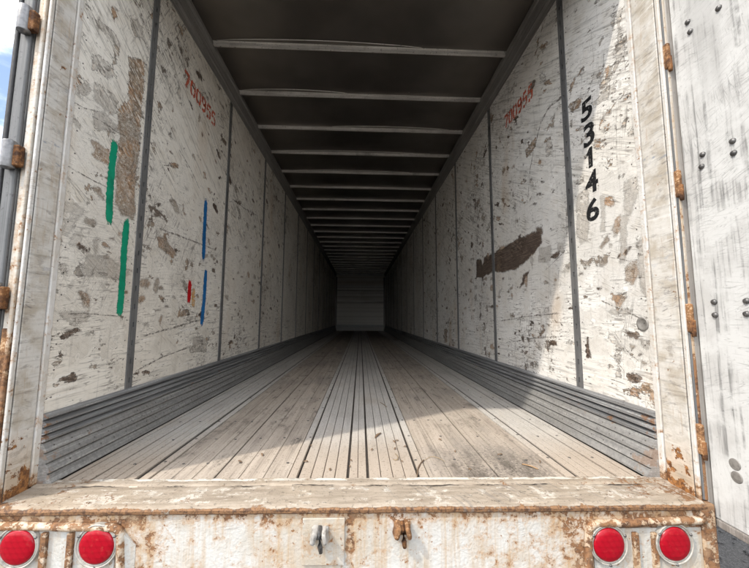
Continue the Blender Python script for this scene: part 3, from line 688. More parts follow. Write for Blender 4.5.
for sd_, wl_, w_, pts in ((-1, wallL, .007, [(62, 163), (85, 176), (108, 188)]), (-1, wallL, .006, [(92, 116), (106, 124), (118, 133)]), (-1, wallL, .009, [(148, 138), (156, 152), (165, 172)]), (-1, wallL, .008, [(178, 148), (190, 168), (201, 192)]),
        (-1, wallL, .012, [(158, 228), (185, 238), (216, 250)]), (-1, wallL, .014, [(140, 337), (165, 330), (210, 317)]), (-1, wallL, .012, [(134, 372), (160, 358), (192, 346)]), (-1, wallL, .014, [(231, 198), (244, 208), (258, 216)]), (-1, wallL, .006, [(63, 314), (85, 313.5), (117, 316)]),
        (-1, wallL, .008, [(160, 165), (172, 166), (180, 165)]), (-1, wallL, .012, [(170, 40), (182, 62), (196, 88)]), (-1, wallL, .006, [(70, 100), (84, 108), (100, 112)]),
        (1, wallR, .020, [(563, 96), (550, 106), (541, 122), (536, 142), (531, 152)]), (1, wallR, .010, [(505, 152), (510, 136), (516, 120)]), (1, wallR, .007, [(600, 300), (620, 309), (640, 318)]), (1, wallR, .006, [(607, 352), (618, 362), (624, 371)]),
        (1, wallR, .005, [(590, 256), (615, 258), (640, 263)]), (1, wallR, .012, [(500, 321), (530, 316), (562, 313)]), (1, wallR, .010, [(505, 343), (535, 338), (568, 336)]), (1, wallR, .004, [(616, 101), (616.5, 130), (617, 166)]), (1, wallR, .004, [(616, 101), (624, 96), (632, 91)]),
        (1, wallR, .004, [(637, 112), (639, 160), (642, 232)]), (1, wallR, .008, [(548, 268), (556, 260), (566, 250)]), (1, wallR, .012, [(528, 200), (530, 170), (534, 150)]), (1, wallR, .005, [(613, 330), (628, 352), (640, 362)]), (1, wallR, .008, [(595, 70), (590, 88), (584, 100)])):
    ribbon('scrape', M['gouge'], wl_, sd_, pts, w_*0.75, 0.8, 0.0009)
GLY = {'7': [[(0, 1), (.6, 1)], [(.58, .9), (.2, 0)]], '0': [[(.24, 1), (.08, .85), (.05, .5), (.08, .15), (.24, 0)], [(.38, 1), (.54, .85), (.57, .5), (.54, .15), (.38, 0)]],
       '9': [[(.56, .62), (.3, .46), (.06, .6), (.06, .86), (.24, 1)], [(.36, 1), (.54, .86), (.57, .5), (.5, .15), (.3, 0), (.08, .06)]],
       '5': [[(.56, 1), (.1, 1)], [(.09, .92), (.07, .58), (.3, .64)], [(.4, .63), (.55, .48), (.55, .18), (.4, .01)], [(.28, 0), (.04, .08)]]}
def stencil(text, wall, side, pa, pb, height):
    """stencilled number; pa/pb: photo pixels of the foot of the first and last figure"""
    a = Vector((onL if side < 0 else onR)(*pa)); b = Vector((onL if side < 0 else onR)(*pb))
    step = (b-a)/(len(text)-0.35); cw = abs(step.x)/0.78; sgn = 1 if step.x > 0 else -1
    bm = bmesh.new(); x = XL+0.0012 if side < 0 else XR-0.0012
    for i, ch in enumerate(text):
        o = a+step*i
        for st in GLY[ch]:
            P_ = [Vector((o.x+sgn*cw*p[0], o.y+height*p[1])) for p in st]; rows = []
            for j, p in enumerate(P_):
                d = (P_[min(j+1, len(P_)-1)]-P_[max(j-1, 0)]).normalized(); n_ = Vector((-d.y, d.x))*0.0115
                rows.append((bm.verts.new((x, p.x-n_.x, p.y-n_.y+F)), bm.verts.new((x, p.x+n_.x, p.y+n_.y+F))))
            for r0, r1 in zip(rows, rows[1:]): bm.faces.new((r0[0], r0[1], r1[1], r1[0]))
    o = link('stencilled_number', mesh_of(bm, 'stencilled_number', M['redt']), wall); o['label'] = 'faded red stencilled 700955'
stencil('700955', wallL, -1, (184, 84), (214, 126), 0.105)
stencil('700955', wallR, 1, (505, 129), (532, 98), 0.105)

def painted_digit(ch, wall, x0, x1, y0, y1):
    """bold black figure on the kerbside lining inside the photo box x0..x1, y0..y1"""
    c = bpy.data.curves.new('figure', 'FONT'); c.body = ch; c.size = 1; c.offset = 0.028; c.shear = 0.03; c.resolution_u = 4
    t = bpy.data.objects.new('figure', c); sc.collection.objects.link(t)
    dg = bpy.context.evaluated_depsgraph_get(); me = bpy.data.meshes.new_from_object(t.evaluated_get(dg))
    bpy.data.objects.remove(t); bpy.data.curves.remove(c)
    if ch == '1':                            # stem with a slanted flag
        me = bpy.data.meshes.new('painted_digit')
        me.from_pydata([(.42, 0, 0), (.95, 0, 0), (1.0, 1, 0), (.62, 1, 0), (.30, .80, 0), (.0, .72, 0), (.0, .58, 0), (.46, .66, 0)], [], [(0, 1, 2, 3, 4, 7), (4, 5, 6, 7)])
    xs = [v.co.x for v in me.vertices]; zs = [v.co.y for v in me.vertices]
    ax, bx, az, bz = min(xs), max(xs), min(zs), max(zs); xm, ym = (x0+x1)/2, (y0+y1)/2
    yl = onR(x0, ym)[0]; yr = onR(x1, ym)[0]; zt = onR(xm, y0)[1]; zb = onR(xm, y1)[1]
    for v in me.vertices:
        u = (v.co.x-ax)/(bx-ax); w = (v.co.y-az)/(bz-az)
        v.co = Vector((XR-0.0012, yl+(yr-yl)*u, zb+(zt-zb)*w+F))
    me.materials.clear(); me.materials.append(M['black']); me.name = 'painted_digit'
    o = link('painted_digit', me, wall); o['label'] = 'bold black painted figure ' + ch
for ch, a, b, c, d in (('5', 580.6, 592.6, 99, 120), ('3', 583.2, 594.8, 122.4, 146), ('1', 585.0, 593, 148, 168.5), ('4', 585.3, 598.4, 170.5, 193), ('6', 586.3, 599.4, 198, 221)):
    painted_digit(ch, wallR, a, b, c, d)
# round bolt plate set on the lining
y, z = onR(643, 324); bm = bmesh.new()
add_lathe(bm, (XR-0.001, y, z+F), (-1, 0, 0), [(0.030, -0.002), (0.031, 0.003), (0.024, 0.004), (0.020, -0.0005), (0, -0.0006)], 16)
link('bolt_plate', mesh_of(bm, 'bolt_plate', M['washer'], True), wallR)

# ---- nose wall
nw = box('nose_wall', M['shell'], ROOT, XL-OUT, XR+OUT, Y1+0.05, Y1+0.10, -0.14, ZT+0.25, 0)
for i in range(2): box('wall_panel', M['wallF'], nw, XL+0.004+i*1.25, XL+1.246+i*1.25, Y1+0.0, Y1+0.04, 0.30, ZT+0.1, 0.003)
box('corner_trim', M['rail'], nw, XL, XL+0.07, Y1-0.06, Y1-0.003, 0.0, ZT, 0.004); box('corner_trim', M['rail'], nw, XR-0.07, XR, Y1-0.06, Y1-0.003, 0.0, ZT, 0.004)
box('kick_plate', M['scuff'], nw, XL+0.07, XR-0.07, Y1-0.03, Y1+0.03, 0.0, 0.298, 0.004)
box('rail', M['rail'], nw, XL+0.07, XR-0.07, Y1-0.012, Y1-0.001, 1.43, 1.46, 0.003)

# ---- roof and bows
BZ = 2.883
rf = box('roof', M['roof'], ROOT, XL-OUT, XR+OUT, 1.28, Y1+0.10, BZ+0.035, BZ+0.07, 0)
bm = bmesh.new()
prof = [(-0.026, 0.034), (-0.026, 0.030), (-0.013, 0.029), (-0.011, 0.006), (0.011, 0.006), (0.013, 0.029), (0.026, 0.030), (0.026, 0.034)]
xa, xb = XL+0.018, XR-0.018; N = 10
rings = []
for i in range(N+1):
    x = xa+(xb-xa)*i/N; sag = 0.0
    rings.append([bm.verts.new((x, p, BZ+q-0.006*math.sin(math.pi*i/N)*0+F)) for p, q in prof])
for r0, r1 in zip(rings, rings[1:]):
    for k in range(len(prof)): bm.faces.new((r0[k], r0[(k+1) % 8], r1[(k+1) % 8], r1[k]))
bm.faces.new(rings[0]); bm.faces.new(list(reversed(rings[-1])))
bow = mesh_of(bm, 'roof_bow', M['bow'])
k = 0
while 2.6315+k*0.61 < Y1-0.1:
    o = link('roof_bow', bow, rf, (0, 2.6315+k*0.61, 0)); o.rotation_euler.y = random.uniform(-.0015, .0015)*0; k += 1
o = link('roof_bow', bow, rf, (0, 2.6315-0.61, 0))
# sheet seams pulling away from the bows
for yb, x0, x1, amp in ((2.6315, XL+0.06, XL+1.75, 0.020), (3.2415, XL+0.06, XL+1.1, 0.016), (4.4615, XL+0.1, XL+2.2, 0.014), (5.07, XL+0.2, XL+2.0, 0.014), (3.85, XL+0.9, XL+2.3, 0.012)):
    bm = bmesh.new(); pts = []
    for i in range(17):
        t = i/16; pts.append((x0+(x1-x0)*t, yb-0.032-0.045*math.sin(math.pi*t)**0.7, BZ+0.030-amp*0.5*math.sin(math.pi*t)**0.6+F))
    add_tube(bm, pts, 0.0035, 5); link('seam_bead', mesh_of(bm, 'seam_bead', M['bow'], True), rf)

# ---- floor
fl = box('floor', M['gap'], ROOT, XL-OUT, XR+OUT, YE-0.01, Y1+0.05, -0.14, -0.008, 0)
strip_cache = {}
def strip(name, mat, x0, x1, top=0.0, y0=YE, y1=Y1, bev=0.002):
    key = (round(x1-x0, 5), round(top, 5), round(y1-y0, 4), mat.name, name)
    if key not in strip_cache:
        bm = bmesh.new(); add_box(bm, 0, x1-x0, 0, y1-y0, -0.03, top, bev); strip_cache[key] = mesh_of(bm, name, mat)
    return link(name, strip_cache[key], fl, (x0, y0, 0))
def ribs(x0, x1, n, gap=0.004, top=0.0):
    w = (x1-x0)/n
    for i in range(n): strip('floor_rib', M['alu'], x0+i*w+gap/2, x0+(i+1)*w-gap/2, top)
# centre extrusion
strip('edge_strip', M['alu'], -0.290, -0.256, 0.004); strip('edge_strip', M['alu'], 0.254, 0.288, 0.004)
ribs(-0.248, -0.050, 4, 0.003); ribs(-0.041, 0.033, 2, 0.002); ribs(0.042, 0.244, 4, 0.003)
# side extrusions
strip('edge_strip', M['alu'], -0.885, -0.850, 0.004); ribs(-1.075, -0.908, 4, 0.004); ribs(-1.165, -1.083, 2, 0.003); strip('edge_strip', M['alu'], XL+0.06, -1.172, 0.0)
strip('edge_strip', M['alu'], 0.862, 0.898, 0.004); ribs(0.918, 1.075, 4, 0.004); ribs(1.085, 1.150, 2, 0.003); strip('edge_strip', M['alu'], 1.157, XR-0.06, 0.0)
# oak boards, butted at staggered places
rr = random.Random(12)
for xa_, xb_, xm in ((-0.846, -0.294, -0.592), (0.292, 0.858, 0.582)):
    for a, b, n in ((xa_, xm-0.003, 3), (xm+0.003, xb_, 3)):
        w = (b-a)/n
        for i in range(n):
            cuts = [YE, (3.9 if xa_ > 0 else 5.6)+0.0*i, 8.4+rr.uniform(-.6, .6), 12.6+rr.uniform(-.6, .6), Y1]
            for c0, c1 in zip(cuts, cuts[1:]):
                t = rr.uniform(-.0012, .0006)
                bm = bmesh.new(); add_box(bm, a+i*w+0.0009, a+(i+1)*w-0.0009, c0+0.0012, c1-0.0012, -0.03, t, 0.0015)
                link('floor_board', mesh_of(bm, 'floor_board', M['wood']), fl)
bm = bmesh.new()
for k in range(50):
    y = 1.62+k*0.305
    for x in (-0.78, -0.67, -0.53, -0.40, -0.33, 0.36, 0.45, 0.53, 0.66, 0.78, -0.875, -0.27, 0.27, 0.88, -1.0, 1.0, -1.12, 1.11):
        if rr.random() < .8: add_lathe(bm, (x+rr.uniform(-.01, .01), y+rr.uniform(-.012, .012), 0.0004+F+(0.004 if abs(abs(x)-.273) < .01 or abs(abs(x)-.877) < .01 else 0)), (0, 0, 1), [(0.0075, -0.004), (0.0068, 0.0006), (0, 0.0002)], 7)
o = link('floor_screws', mesh_of(bm, 'floor_screws', M['rivet']), fl); o['kind'] = 'stuff'

# ---- rear sill
FY = 1.262                                    # rear face of the sill (at the centre line)
bm = bmesh.new()
prof = [(1.447, 0.0045), (1.442, 0.0075), (1.405, 0.0075), (1.398, 0.0055), (1.392, 0.002), (1.30, 0.002), (1.268, 0.000), (1.256, -0.004), (1.249, -0.012), (1.250, -0.022), (1.258, -0.028), (1.275, -0.030), (1.275, -0.05), (1.447, -0.05)]
nx = 60
rings = []
rr = random.Random(4)
for i in range(nx+1):
    x = XL+(XR-XL)*i/nx; d = rr.uniform(-.0012, .0012)
    rings.append([bm.verts.new((x, p+skew(x)+d*(1 if j in (5, 6, 7, 8, 9) else 0.3), q+F+(d if j < 9 else 0))) for j, (p, q) in enumerate(prof)])
for r0, r1 in zip(rings, rings[1:]):
    for k in range(len(prof)): bm.faces.new((r0[k], r0[(k+1) % len(prof)], r1[(k+1) % len(prof)], r1[k]))
bm.faces.new(rings[0]); bm.faces.new(list(reversed(rings[-1])))
sill = link('rear_sill', mesh_of(bm, 'rear_sill', M['sill']), ROOT)
# ragged crack of lifted paint along the sill
bm = bmesh.new(); rc = random.Random(9); x = XL+0.12
while x < XR-0.1:
    ln = rc.uniform(0.08, 0.42); n_ = 16; yy = 1.388+rc.uniform(-.007, .007); rows = []
    for i in range(n_+1):
        t = i/n_; xx = x+ln*t; w_ = (0.0010+0.0032*rc.random())*math.sin(math.pi*min(max(t, .04), .96)); yc = yy+rc.uniform(-.003, .003)+0.004*math.sin(17*xx)
        rows.append([bm.verts.new((xx, yc+skew(xx)+s_*w_, 0.0052+F)) for s_ in (-1, 1)])
    for r0, r1 in zip(rows, rows[1:]): bm.faces.new((r0[0], r0[1], r1[1], r1[0]))
    x += ln+rc.uniform(0.0, 0.16)
o = link('crack', mesh_of(bm, 'crack', M['gap']), sill)
# rear face below the sill
face = box('rear_face', M['face'], ROOT, XL+0.0, XR-0.0, FY, FY+0.03, -0.36, -0.0305, 0.002, 1, True)

# ---- lamps and their guards
def at_face(px, py, dy=0.0):
    p = on(px, py, 1, FY-dy)
    for _ in range(3): p = on(px, py, 1, FY-dy+skew(p.x))
    return p
def guard(pts, r):
    bm = bmesh.new(); q = []
    P_ = [at_face(*p, 0.008) for p in pts]
    for i, p in enumerate(P_):
        if 0 < i < len(P_)-1:
            a, b = P_[i-1], P_[i+1]; d0 = min(0.03, (a-p).length*.45); d1 = min(0.03, (b-p).length*.45)
            A, B = p+(a-p).normalized()*d0, p+(b-p).normalized()*d1
            for t in [k/6 for k in range(7)]: q.append(A*(1-t)**2+p*(2*t*(1-t))+B*t*t)
        else: q.append(p)
    q2 = []
    for a, b in zip(q, q[1:]):
        n_ = max(1, int((b-a).length/0.02))
        for k in range(n_): q2.append(a.lerp(b, k/n_))
    q2.append(q[-1]); rr = random.Random(2)
    add_tube(bm, [p+Vector((rr.uniform(-.0006, .0006), rr.uniform(-.0006, .0006), F+rr.uniform(-.0008, .0008))) for p in q2], [r*rr.uniform(.93, 1.06) for _ in q2], 10)
    return link('lamp_guard', mesh_of(bm, 'lamp_guard', M['rim'], True), face)
guard([(588, 640), (589, 524), (704, 520)], 0.014)
guard([(-60, 525), (121, 528), (121, 640)], 0.014)
def pocket(px0, px1, py0):
    a, b = at_face(px0, py0), at_face(px1, py0)
    box('lamp_pocket', M['pocket'], face, a.x, b.x, FY-0.004, FY+0.01, -0.30, a.z, 0.001, 1, True)
pocket(592, 700, 528); pocket(-60, 117, 531)
# slanted gusset beside the roadside guard
a = at_face(124, 530); b = at_face(136, 545); c = at_face(128, 620); bm = bmesh.new()
pr = [(a.x, a.z), (b.x, b.z), (b.x, -0.3), (a.x, -0.3)]
f0 = [bm.verts.new((p[0], FY+skew(p[0])-(0.014 if i in (0, 3) else 0.001), p[1]+F)) for i, p in enumerate(pr)]
f1 = [bm.verts.new((p[0], FY+skew(p[0])+0.006, p[1]+F)) for p in pr]
bm.faces.new(f0); bm.faces.new(list(reversed(f1)))
for i in range(4): bm.faces.new((f0[i], f0[(i+1) % 4], f1[(i+1) % 4], f1[i]))
link('gusset', mesh_of(bm, 'gusset', M['pocket']), face)
for px in (46, 72, 634, 653):
    p = at_face(px, 548); box('divider', M['rim'], face, p.x-0.010, p.x+0.010, FY-0.016, FY+0.005, -0.30, at_face(px, 531).z, 0.003, 2, True)
for i, (px, py) in enumerate(((17.5, 547.5), (96.5, 546.5), (609, 545), (675, 544))):
    p = at_face(px, py, 0.016); c = Vector((p.x, p.y, p.z+F)); ax = (0, -1, 0)
    r = (at_face(px+(17.2 if i < 2 else 15.6), py, 0.016)-p).length
    bm = bmesh.new(); add_lathe(bm, c, ax, [(r*1.23, -0.014), (r*1.23, 0.000), (r*1.21, 0.003), (r*1.16, 0.0035), (r*1.14, 0.001), (r*1.10, -0.003), (r*1.08, 0.0015), (r*1.03, 0.0015), (r*1.01, -0.004), (r*0.9, -0.014)], 40)
    ring = link('tail_light', mesh_of(bm, 'tail_light', M['ring'], True), ROOT); ring['label'] = 'round red lamp in a scuffed grey ring'
    bm = bmesh.new(); add_lathe(bm, c, ax, [(r*1.0, -0.006), (r*0.985, 0.002), (r*0.90, 0.0055), (r*0.6, 0.0075), (r*0.3, 0.0085), (0, 0.0088)], 40)
    link('lens', mesh_of(bm, 'lens', M['lens'], True), ring)
    for a in (0.5, 2.6, 4.7):
        bm = bmesh.new(); add_dome(bm, c+Vector((math.cos(a)*r*1.17, -0.004, math.sin(a)*r*1.17)), ax, 0.005, 0.004, 8); link('screw', mesh_of(bm, 'screw', M['bolt'], True), ring)

# ---- door lock keepers
def keeper(px, py, mat, sz, plate):
    p = at_face(px, py); par = ROOT
    pl_ = None
    if plate:
        a, b = at_face(303, 517.5), at_face(344.5, 563); bm = bmesh.new()
        add_box(bm, a.x, b.x, FY-0.008, FY+0.004, b.z-0.003, a.z, 0.002, 1, True)
        pl_ = link('keeper_plate', mesh_of(bm, 'keeper_plate', M['pocket']), ROOT)
    bm = bmesh.new(); base = Vector((p.x, p.y-(0.008 if plate else 0), p.z+F))
    # two forged cheeks standing either side of an open slot
    add = []
    for s_, wk, hk in ((-1, 0.46, 1.02), (1, 0.40, 0.92)):
        b2 = bmesh.new(); bmesh.ops.create_cube(b2, size=1.0)
        for v in b2.verts:
            front = v.co.y < 0; k_ = 0.72 if front else 1.0
            v.co = Vector((v.co.x*sz*wk*k_, v.co.y*sz*0.95, v.co.z*sz*hk*k_))
        bmesh.ops.bevel(b2, geom=list(b2.edges), offset=sz*0.15, segments=4, affect='EDGES', profile=0.5)
        bmesh.ops.rotate(b2, verts=b2.verts, cent=(0, 0, 0), matrix=Matrix.Rotation(-s_*0.26, 3, 'Y'))
        rq = random.Random(int(px)+s_)
        for v in b2.verts: v.co += Vector((s_*sz*0.36, -sz*0.40, -sz*0.02*s_)) + Vector((rq.uniform(-1, 1), rq.uniform(-1, 1), rq.uniform(-1, 1)))*0.0007
        tmp = bpy.data.meshes.new('tmp'); b2.to_mesh(tmp); b2.free(); add.append(tmp)
    for tmp in add:
        n0 = len(bm.verts); bm.from_mesh(tmp); bm.verts.ensure_lookup_table()
        for v in bm.verts[n0:]: v.co += base
        bpy.data.meshes.remove(tmp)
    r_ = bmesh.ops.create_cube(bm, size=1.0)
    for v in r_['verts']: v.co = base+Vector((v.co.x*sz*1.1, v.co.y*0.008-0.003, v.co.z*sz*0.8))
    o = link('lock_keeper', mesh_of(bm, 'lock_keeper', mat, True), pl_ or ROOT)
    # drooping latch tongue in the mouth of the keeper
    bm = bmesh.new(); add_tube(bm, [base+Vector((0, -0.004, sz*0.42)), base+Vector((0.001, -sz*0.5, sz*0.1)), base+Vector((0.003, -sz*0.62, -sz*0.5)), base+Vector((0.006, -sz*0.5, -sz*0.95))], [sz*.14, sz*.17, sz*.17, sz*.13], 8)
    link('tongue', mesh_of(bm, 'tongue', M['rustd' if not plate else 'bolt'], True), pl_ or o)
    return o
keeper(320.5, 531, M['iron'], 0.052, True).name = 'lock_keeper'
keeper(402, 527.5, M['rust'], 0.052, False)

# ---- corner posts and header
def corner_post(side, x, y0, y1):
    f = -side
    def bx_(name, mat, par, a, b, c, d, z0, z1, bev=.003, seg=1): return box(name, mat, par, *sorted((a, b)), c, d, z0, z1, bev, seg)
    ox = x+side*0.056
    p = bx_('corner_post', M['postp'], ROOT, x+side*0.010, ox, y0+0.002, y1, -0.36, 2.95)
    bx_('post_lining', M['liner'], p, x, x+side*0.0095, y0+0.016, y1-0.026, -0.006, 2.62, .002)
    bx_('trim_strip', M['trim'], p, x-side*0.005, x+side*0.009, y1-0.022, y1+0.004, 0.006, 2.62, .003, 2)
    bx_('lip', M['trim'], p, x-side*0.001, x+side*0.0095, y0-0.006, y0+0.010, -0.006, 2.62, .002)
    bx_('seal_groove', M['dark'], p, x+side*0.004, x+side*0.012, y0+0.0105, y0+0.0155, -0.006, 2.62, 0)
    bx_('lip', M['postp'], p, x+side*0.014, x+side*0.026, y0-0.012, y0+0.0015, 0.0, 2.62, .003, 2)
    return p
cpL = corner_post(-1, XL, 1.300, 1.432); cpR = corner_post(1, XR, 1.256, 1.408)
box('header', M['postp'], ROOT, XL+0.003, XR-0.003, 1.262, 1.40, 2.615, 2.94, 0.004, 1, True)
box('header_skin', M['shell'], ROOT, XL-OUT, XR+OUT, 1.402, 1.45, 2.70, 2.95, 0.002, 1, True)
# lower corner stumps of the rear frame
for s_, x in ((-1, XL), (1, XR)):
    box('frame_stump', M['rim'], ROOT, *sorted((x-s_*0.022+0.0, x+s_*0.030)), FY-0.012+skew(x), FY+0.05+skew(x), -0.40, -0.004, 0.006, 2)

# ---- kerbside door, swung out square to the rear frame
DX, DY = XR+0.040, 1.247
dr = box('door', M['door'], ROOT, DX, DX+0.040, DY-1.20, DY-0.006, -0.055, 2.60, 0.003)
dr['label'] = 'white scratched inner skin with pairs of bolt heads'
box('bottom_seal', M['alu2'], dr, DX-0.004, DX+0.043, DY-1.20, DY-0.010, -0.082, -0.0555, 0.004, 2)
box('edge_profile', M['alu2'], dr, DX-0.016, DX+0.030, DY-0.004, DY+0.006, -0.08, 2.60, 0.003, 2)
box('seal_strip', M['seal'], dr, DX-0.030, DX-0.018, DY-0.001, DY+0.011, 0.0, 2.60, 0.003, 2)
bolt_px = [(688, 22), (690.5, 31.5), (719, 8), (703, 154.5), (702, 166.5), (733, 141), (734, 153), (714.5, 302), (715.5, 315), (747, 301), (747, 314), (735, 464.5), (737, 477.5)]
bm = bmesh.new(); add_lathe(bm, (0, 0, 0), (-1, 0, 0), [(0.0105, -0.001), (0.0105, 0.001), (0.0085, 0.0065), (0.0045, 0.0085), (0, 0.0088)], 14)
bmesh_ = mesh_of(bm, 'bolt', M['bolt'], True)
bpos = []
for px, py in bolt_px:
    p = on(px, py, 0, DX); bpos.append((p.y, p.z))
for z in (0.15, 0.76, 1.25, 1.75, 2.3):
    for dy in (0.40, 0.75, 1.1):
        bpos += [(DY-dy, z), (DY-dy, z+0.045)]
bm = bmesh.new(); add_lathe(bm, (0, 0, 0), (-1, 0, 0), [(0.019, -0.001), (0.019, 0.001), (0.017, 0.0025), (0, 0.003)], 20); wsh = mesh_of(bm, 'washer', M['washer'])
for i, (y, z) in enumerate(bpos): link('washer' if i in (11, 12) else 'bolt', wsh if i in (11, 12) else bmesh_, dr, (DX, y, z+F))
def hinge(par, x, y, z, side, h, mat, mat2):
    bm = bmesh.new(); add_lathe(bm, (x, y, z+F), (0, 0, 1), [(0, -h/2-.004), (0.009, -h/2-.004), (0.010, -h/2), (0.0205, -h/2), (0.0215, -h/2+.003), (0.0215, h/2-.003), (0.0205, h/2), (0.010, h/2), (0.009, h/2+.006), (0, h/2+.008)], 18)
    k_ = link('hinge', mesh_of(bm, 'hinge', mat, True), par)
    bm = bmesh.new(); xs = sorted((x, x-side*0.040))
    add_box(bm, xs[0], xs[1], y-0.006, y+0.022, z-h*0.42, z+h*0.36, 0.005, 2); link('bracket', mesh_of(bm, 'bracket', mat2), k_)
for px, py in ((668, 55), (678, 183), (690, 318), (699, 440)):
    p = on(px, py, 1, 1.236); bm = bmesh.new()
    add_box(bm, XR+0.006, XR+0.024, 1.232, 1.262, p.z-0.055, p.z+0.055, 0.007, 3)
    lug = link('hinge_lug', mesh_of(bm, 'hinge_lug', M['rust']), cpR)
    bm = bmesh.new(); add_lathe(bm, (XR+0.016, 1.234, p.z-0.058+F), (0, 0, 1), [(0, -.012), (.007, -.012), (.008, 0), (.008, .05), (0, .052)], 10); link('hinge_pin', mesh_of(bm, 'hinge_pin', M['rustd'], True), lug)

# ---- roadside door, folded right back along the outside
LX = XL-0.060
dl = box('door', M['door'], ROOT, LX-0.055, LX-0.012, 1.31, 2.50, -0.055, 2.60, 0.004)
dl['label'] = 'door folded back along the outside of the trailer'
box('edge_profile', M['seal'], dl, LX-0.046, LX-0.004, 1.290, 1.308, -0.055, 2.60, 0.008, 3)
box('edge_profile', M['dark'], dl, LX-0.062, LX-0.048, 1.286, 1.312, -0.055, 2.60, 0.004, 2)
for px, py in ((28.5, 20), (15, 155), (2, 297), (-12, 440)):
    p = on(px, py, 1, 1.276); hinge(dl, LX-0.014, 1.272, p.z, -1, 0.105, M['knuckle'], M['rustd'])
for z in (0.06, 0.30, 0.52):
    box('rust_patch_plate', M['rust'], cpL, XL-0.052, XL-0.018, 1.296, 1.3015, z-0.07, z+0.09, 0.002)

# ---- running gear below the floor (out of sight from the rear)
for s_ in (-1, 1): box('frame_rail', M['rustd'], ROOT, s_*0.55-0.05, s_*0.55+0.05, 1.6, Y1-0.5, -0.30, -0.1405, 0.004)
bm = bmesh.new(); add_lathe(bm, (0, 0, 0), (1, 0, 0), [(0.27, -0.13), (0.40, -0.14), (0.485, -0.12), (0.505, -0.07), (0.505, 0.07), (0.485, 0.12), (0.40, 0.14), (0.27, 0.13), (0.25, 0.06), (0.25, -0.06), (0.27, -0.13)], 40)
tyre = mesh_of(bm, 'tyre', M['tyre'], True)
bm = bmesh.new(); add_lathe(bm, (0, 0, 0), (1, 0, 0), [(0, -0.05), (0.10, -0.06), (0.12, -0.02), (0.22, -0.02), (0.262, -0.12), (0.268, 0.12), (0.22, 0.02), (0.12, 0.03), (0.10, 0.07), (0, 0.07)], 30)
rim = mesh_of(bm, 'rim', M['iron'], True)
for y in (3.6, 4.85):
    box('axle', M['rustd'], ROOT, -0.95, 0.95, y-0.06, y+0.06, 0.505-F-0.06, 0.505-F+0.06, 0.01)
    box('hanger', M['rustd'], ROOT, -0.62, -0.50, y-0.2, y+0.2, 0.505-F+0.0605, -0.3005, 0.01); box('hanger', M['rustd'], ROOT, 0.50, 0.62, y-0.2, y+0.2, 0.505-F+0.0605, -0.3005, 0.01)
    for x in (-1.12, -0.80, 0.80, 1.12):
        o = link('wheel', tyre, ROOT, (x, y, 0.505)); link('rim', rim, o)
for s_ in (-1, 1):
    box('landing_leg', M['rustd'], ROOT, s_*0.75-0.06, s_*0.75+0.06, 13.0, 13.12, -F+0.03, -0.1405, 0.005); box('landing_foot', M['rustd'], ROOT, s_*0.75-0.13, s_*0.75+0.13, 12.9, 13.22, -F, -F+0.029, 0.004)

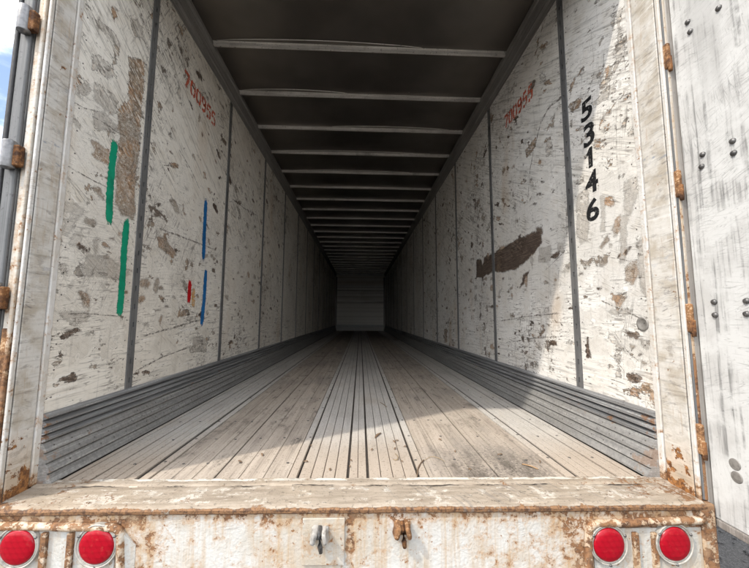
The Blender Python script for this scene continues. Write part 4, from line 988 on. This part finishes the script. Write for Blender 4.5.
# ---- litter on the floor
def litter(name, label, cat, mat, pix, rad, h=0.004, flat=False, group=None):
    P_ = [on(px, py, 2, h) for px, py in pix]; bm = bmesh.new(); n_ = len(P_)
    q = []
    for i in range((n_-1)*5+1):
        t = i/5; a = min(int(t), n_-2); u = t-a
        p0, p1, p2, p3 = P_[max(a-1, 0)], P_[a], P_[a+1], P_[min(a+2, n_-1)]
        q.append(0.5*((2*p1)+(p2-p0)*u+(2*p0-5*p1+4*p2-p3)*u*u+(3*p1-p0-3*p2+p3)*u**3)+Vector((0, 0, F+0.004*math.sin(math.pi*i/max(1, (n_-1)*5)))))
    if flat:
        for i in range(len(q)-1):
            pass
        rows = []
        for i, p in enumerate(q):
            d = (q[min(i+1, len(q)-1)]-q[max(i-1, 0)]).normalized(); s_ = d.cross(Vector((0, 0, 1))); w_ = rad*math.sin(math.pi*(0.08+0.84*i/(len(q)-1)))
            rows.append([bm.verts.new(p+s_*w_*k+Vector((0, 0, z_))) for k, z_ in ((-1, 0.0015), (0, 0.004), (1, 0.0015), (0, -0.001))])
        for r0, r1 in zip(rows, rows[1:]):
            for k in range(4): bm.faces.new((r0[k], r0[(k+1) % 4], r1[(k+1) % 4], r1[k]))
        bm.faces.new(rows[0]); bm.faces.new(list(reversed(rows[-1])))
    else: add_tube(bm, q, [rad*(1.0-0.5*abs(2*i/(len(q)-1)-1)**2) for i in range(len(q))], 6)
    zmin = min(v.co.z for v in bm.verts)
    for v in bm.verts: v.co.z -= (zmin-F-0.0005)
    o = link(name, mesh_of(bm, name, mat, True)); o['label'] = label; o['category'] = cat
    if group: o['group'] = group
    return o
litter('twig', 'dark bent twig lying across the raised floor strip near the sill', 'twig', M['twig'], [(417, 476), (418, 469), (421, 463), (424, 459)], 0.0035, 0.006)
litter('straw', 'pale straw stalk lying beside the bent dark twig', 'straw', M['straw'], [(424, 460), (431, 457), (438, 458), (445, 461)], 0.0014)
litter('wood_chip', 'thin orange wood splinter on the dark scuffed boards', 'wood chip', M['chipw'], [(522, 464.5), (530, 467), (538, 469.5)], 0.004, 0.002, True)
litter('leaf', 'small curled brown leaf on the ribbed centre strip', 'leaf', M['leaf'], [(375, 438), (378, 435), (381, 433)], 0.008, 0.003, True)
litter('straw', 'short straw curl lying in the shade on the ribbed centre strip', 'straw', M['straw'], [(380, 402), (384, 405), (387, 407)], 0.0025)
litter('straw', 'pale straw looped on the ribs beside a brown leaf crumb', 'straw', M['straw'], [(395, 453), (398, 457), (397, 460), (393, 459)], 0.0022)
rl = random.Random(21)
spots = [(394, 442), (397, 441), (395, 449), (350, 467), (351, 461), (311, 446), (306, 462), (402, 462), (405, 447), (372, 450), (240, 462), (470, 470), (455, 452), (540, 462), (500, 455), (330, 470), (440, 440), (262, 455)]
for px, py in spots:
    a = rl.uniform(0, 6.28); l_ = rl.uniform(1.2, 2.6)
    litter('crumb', 'tiny dark crumb of bark on the trailer floor', 'crumb', M['leaf'], [(px-l_*math.cos(a), py-l_*.5*math.sin(a)), (px, py), (px+l_*math.cos(a), py+l_*.5*math.sin(a))], rl.uniform(.003, .006), 0.002, True, 'bark crumbs scattered on the trailer floor')
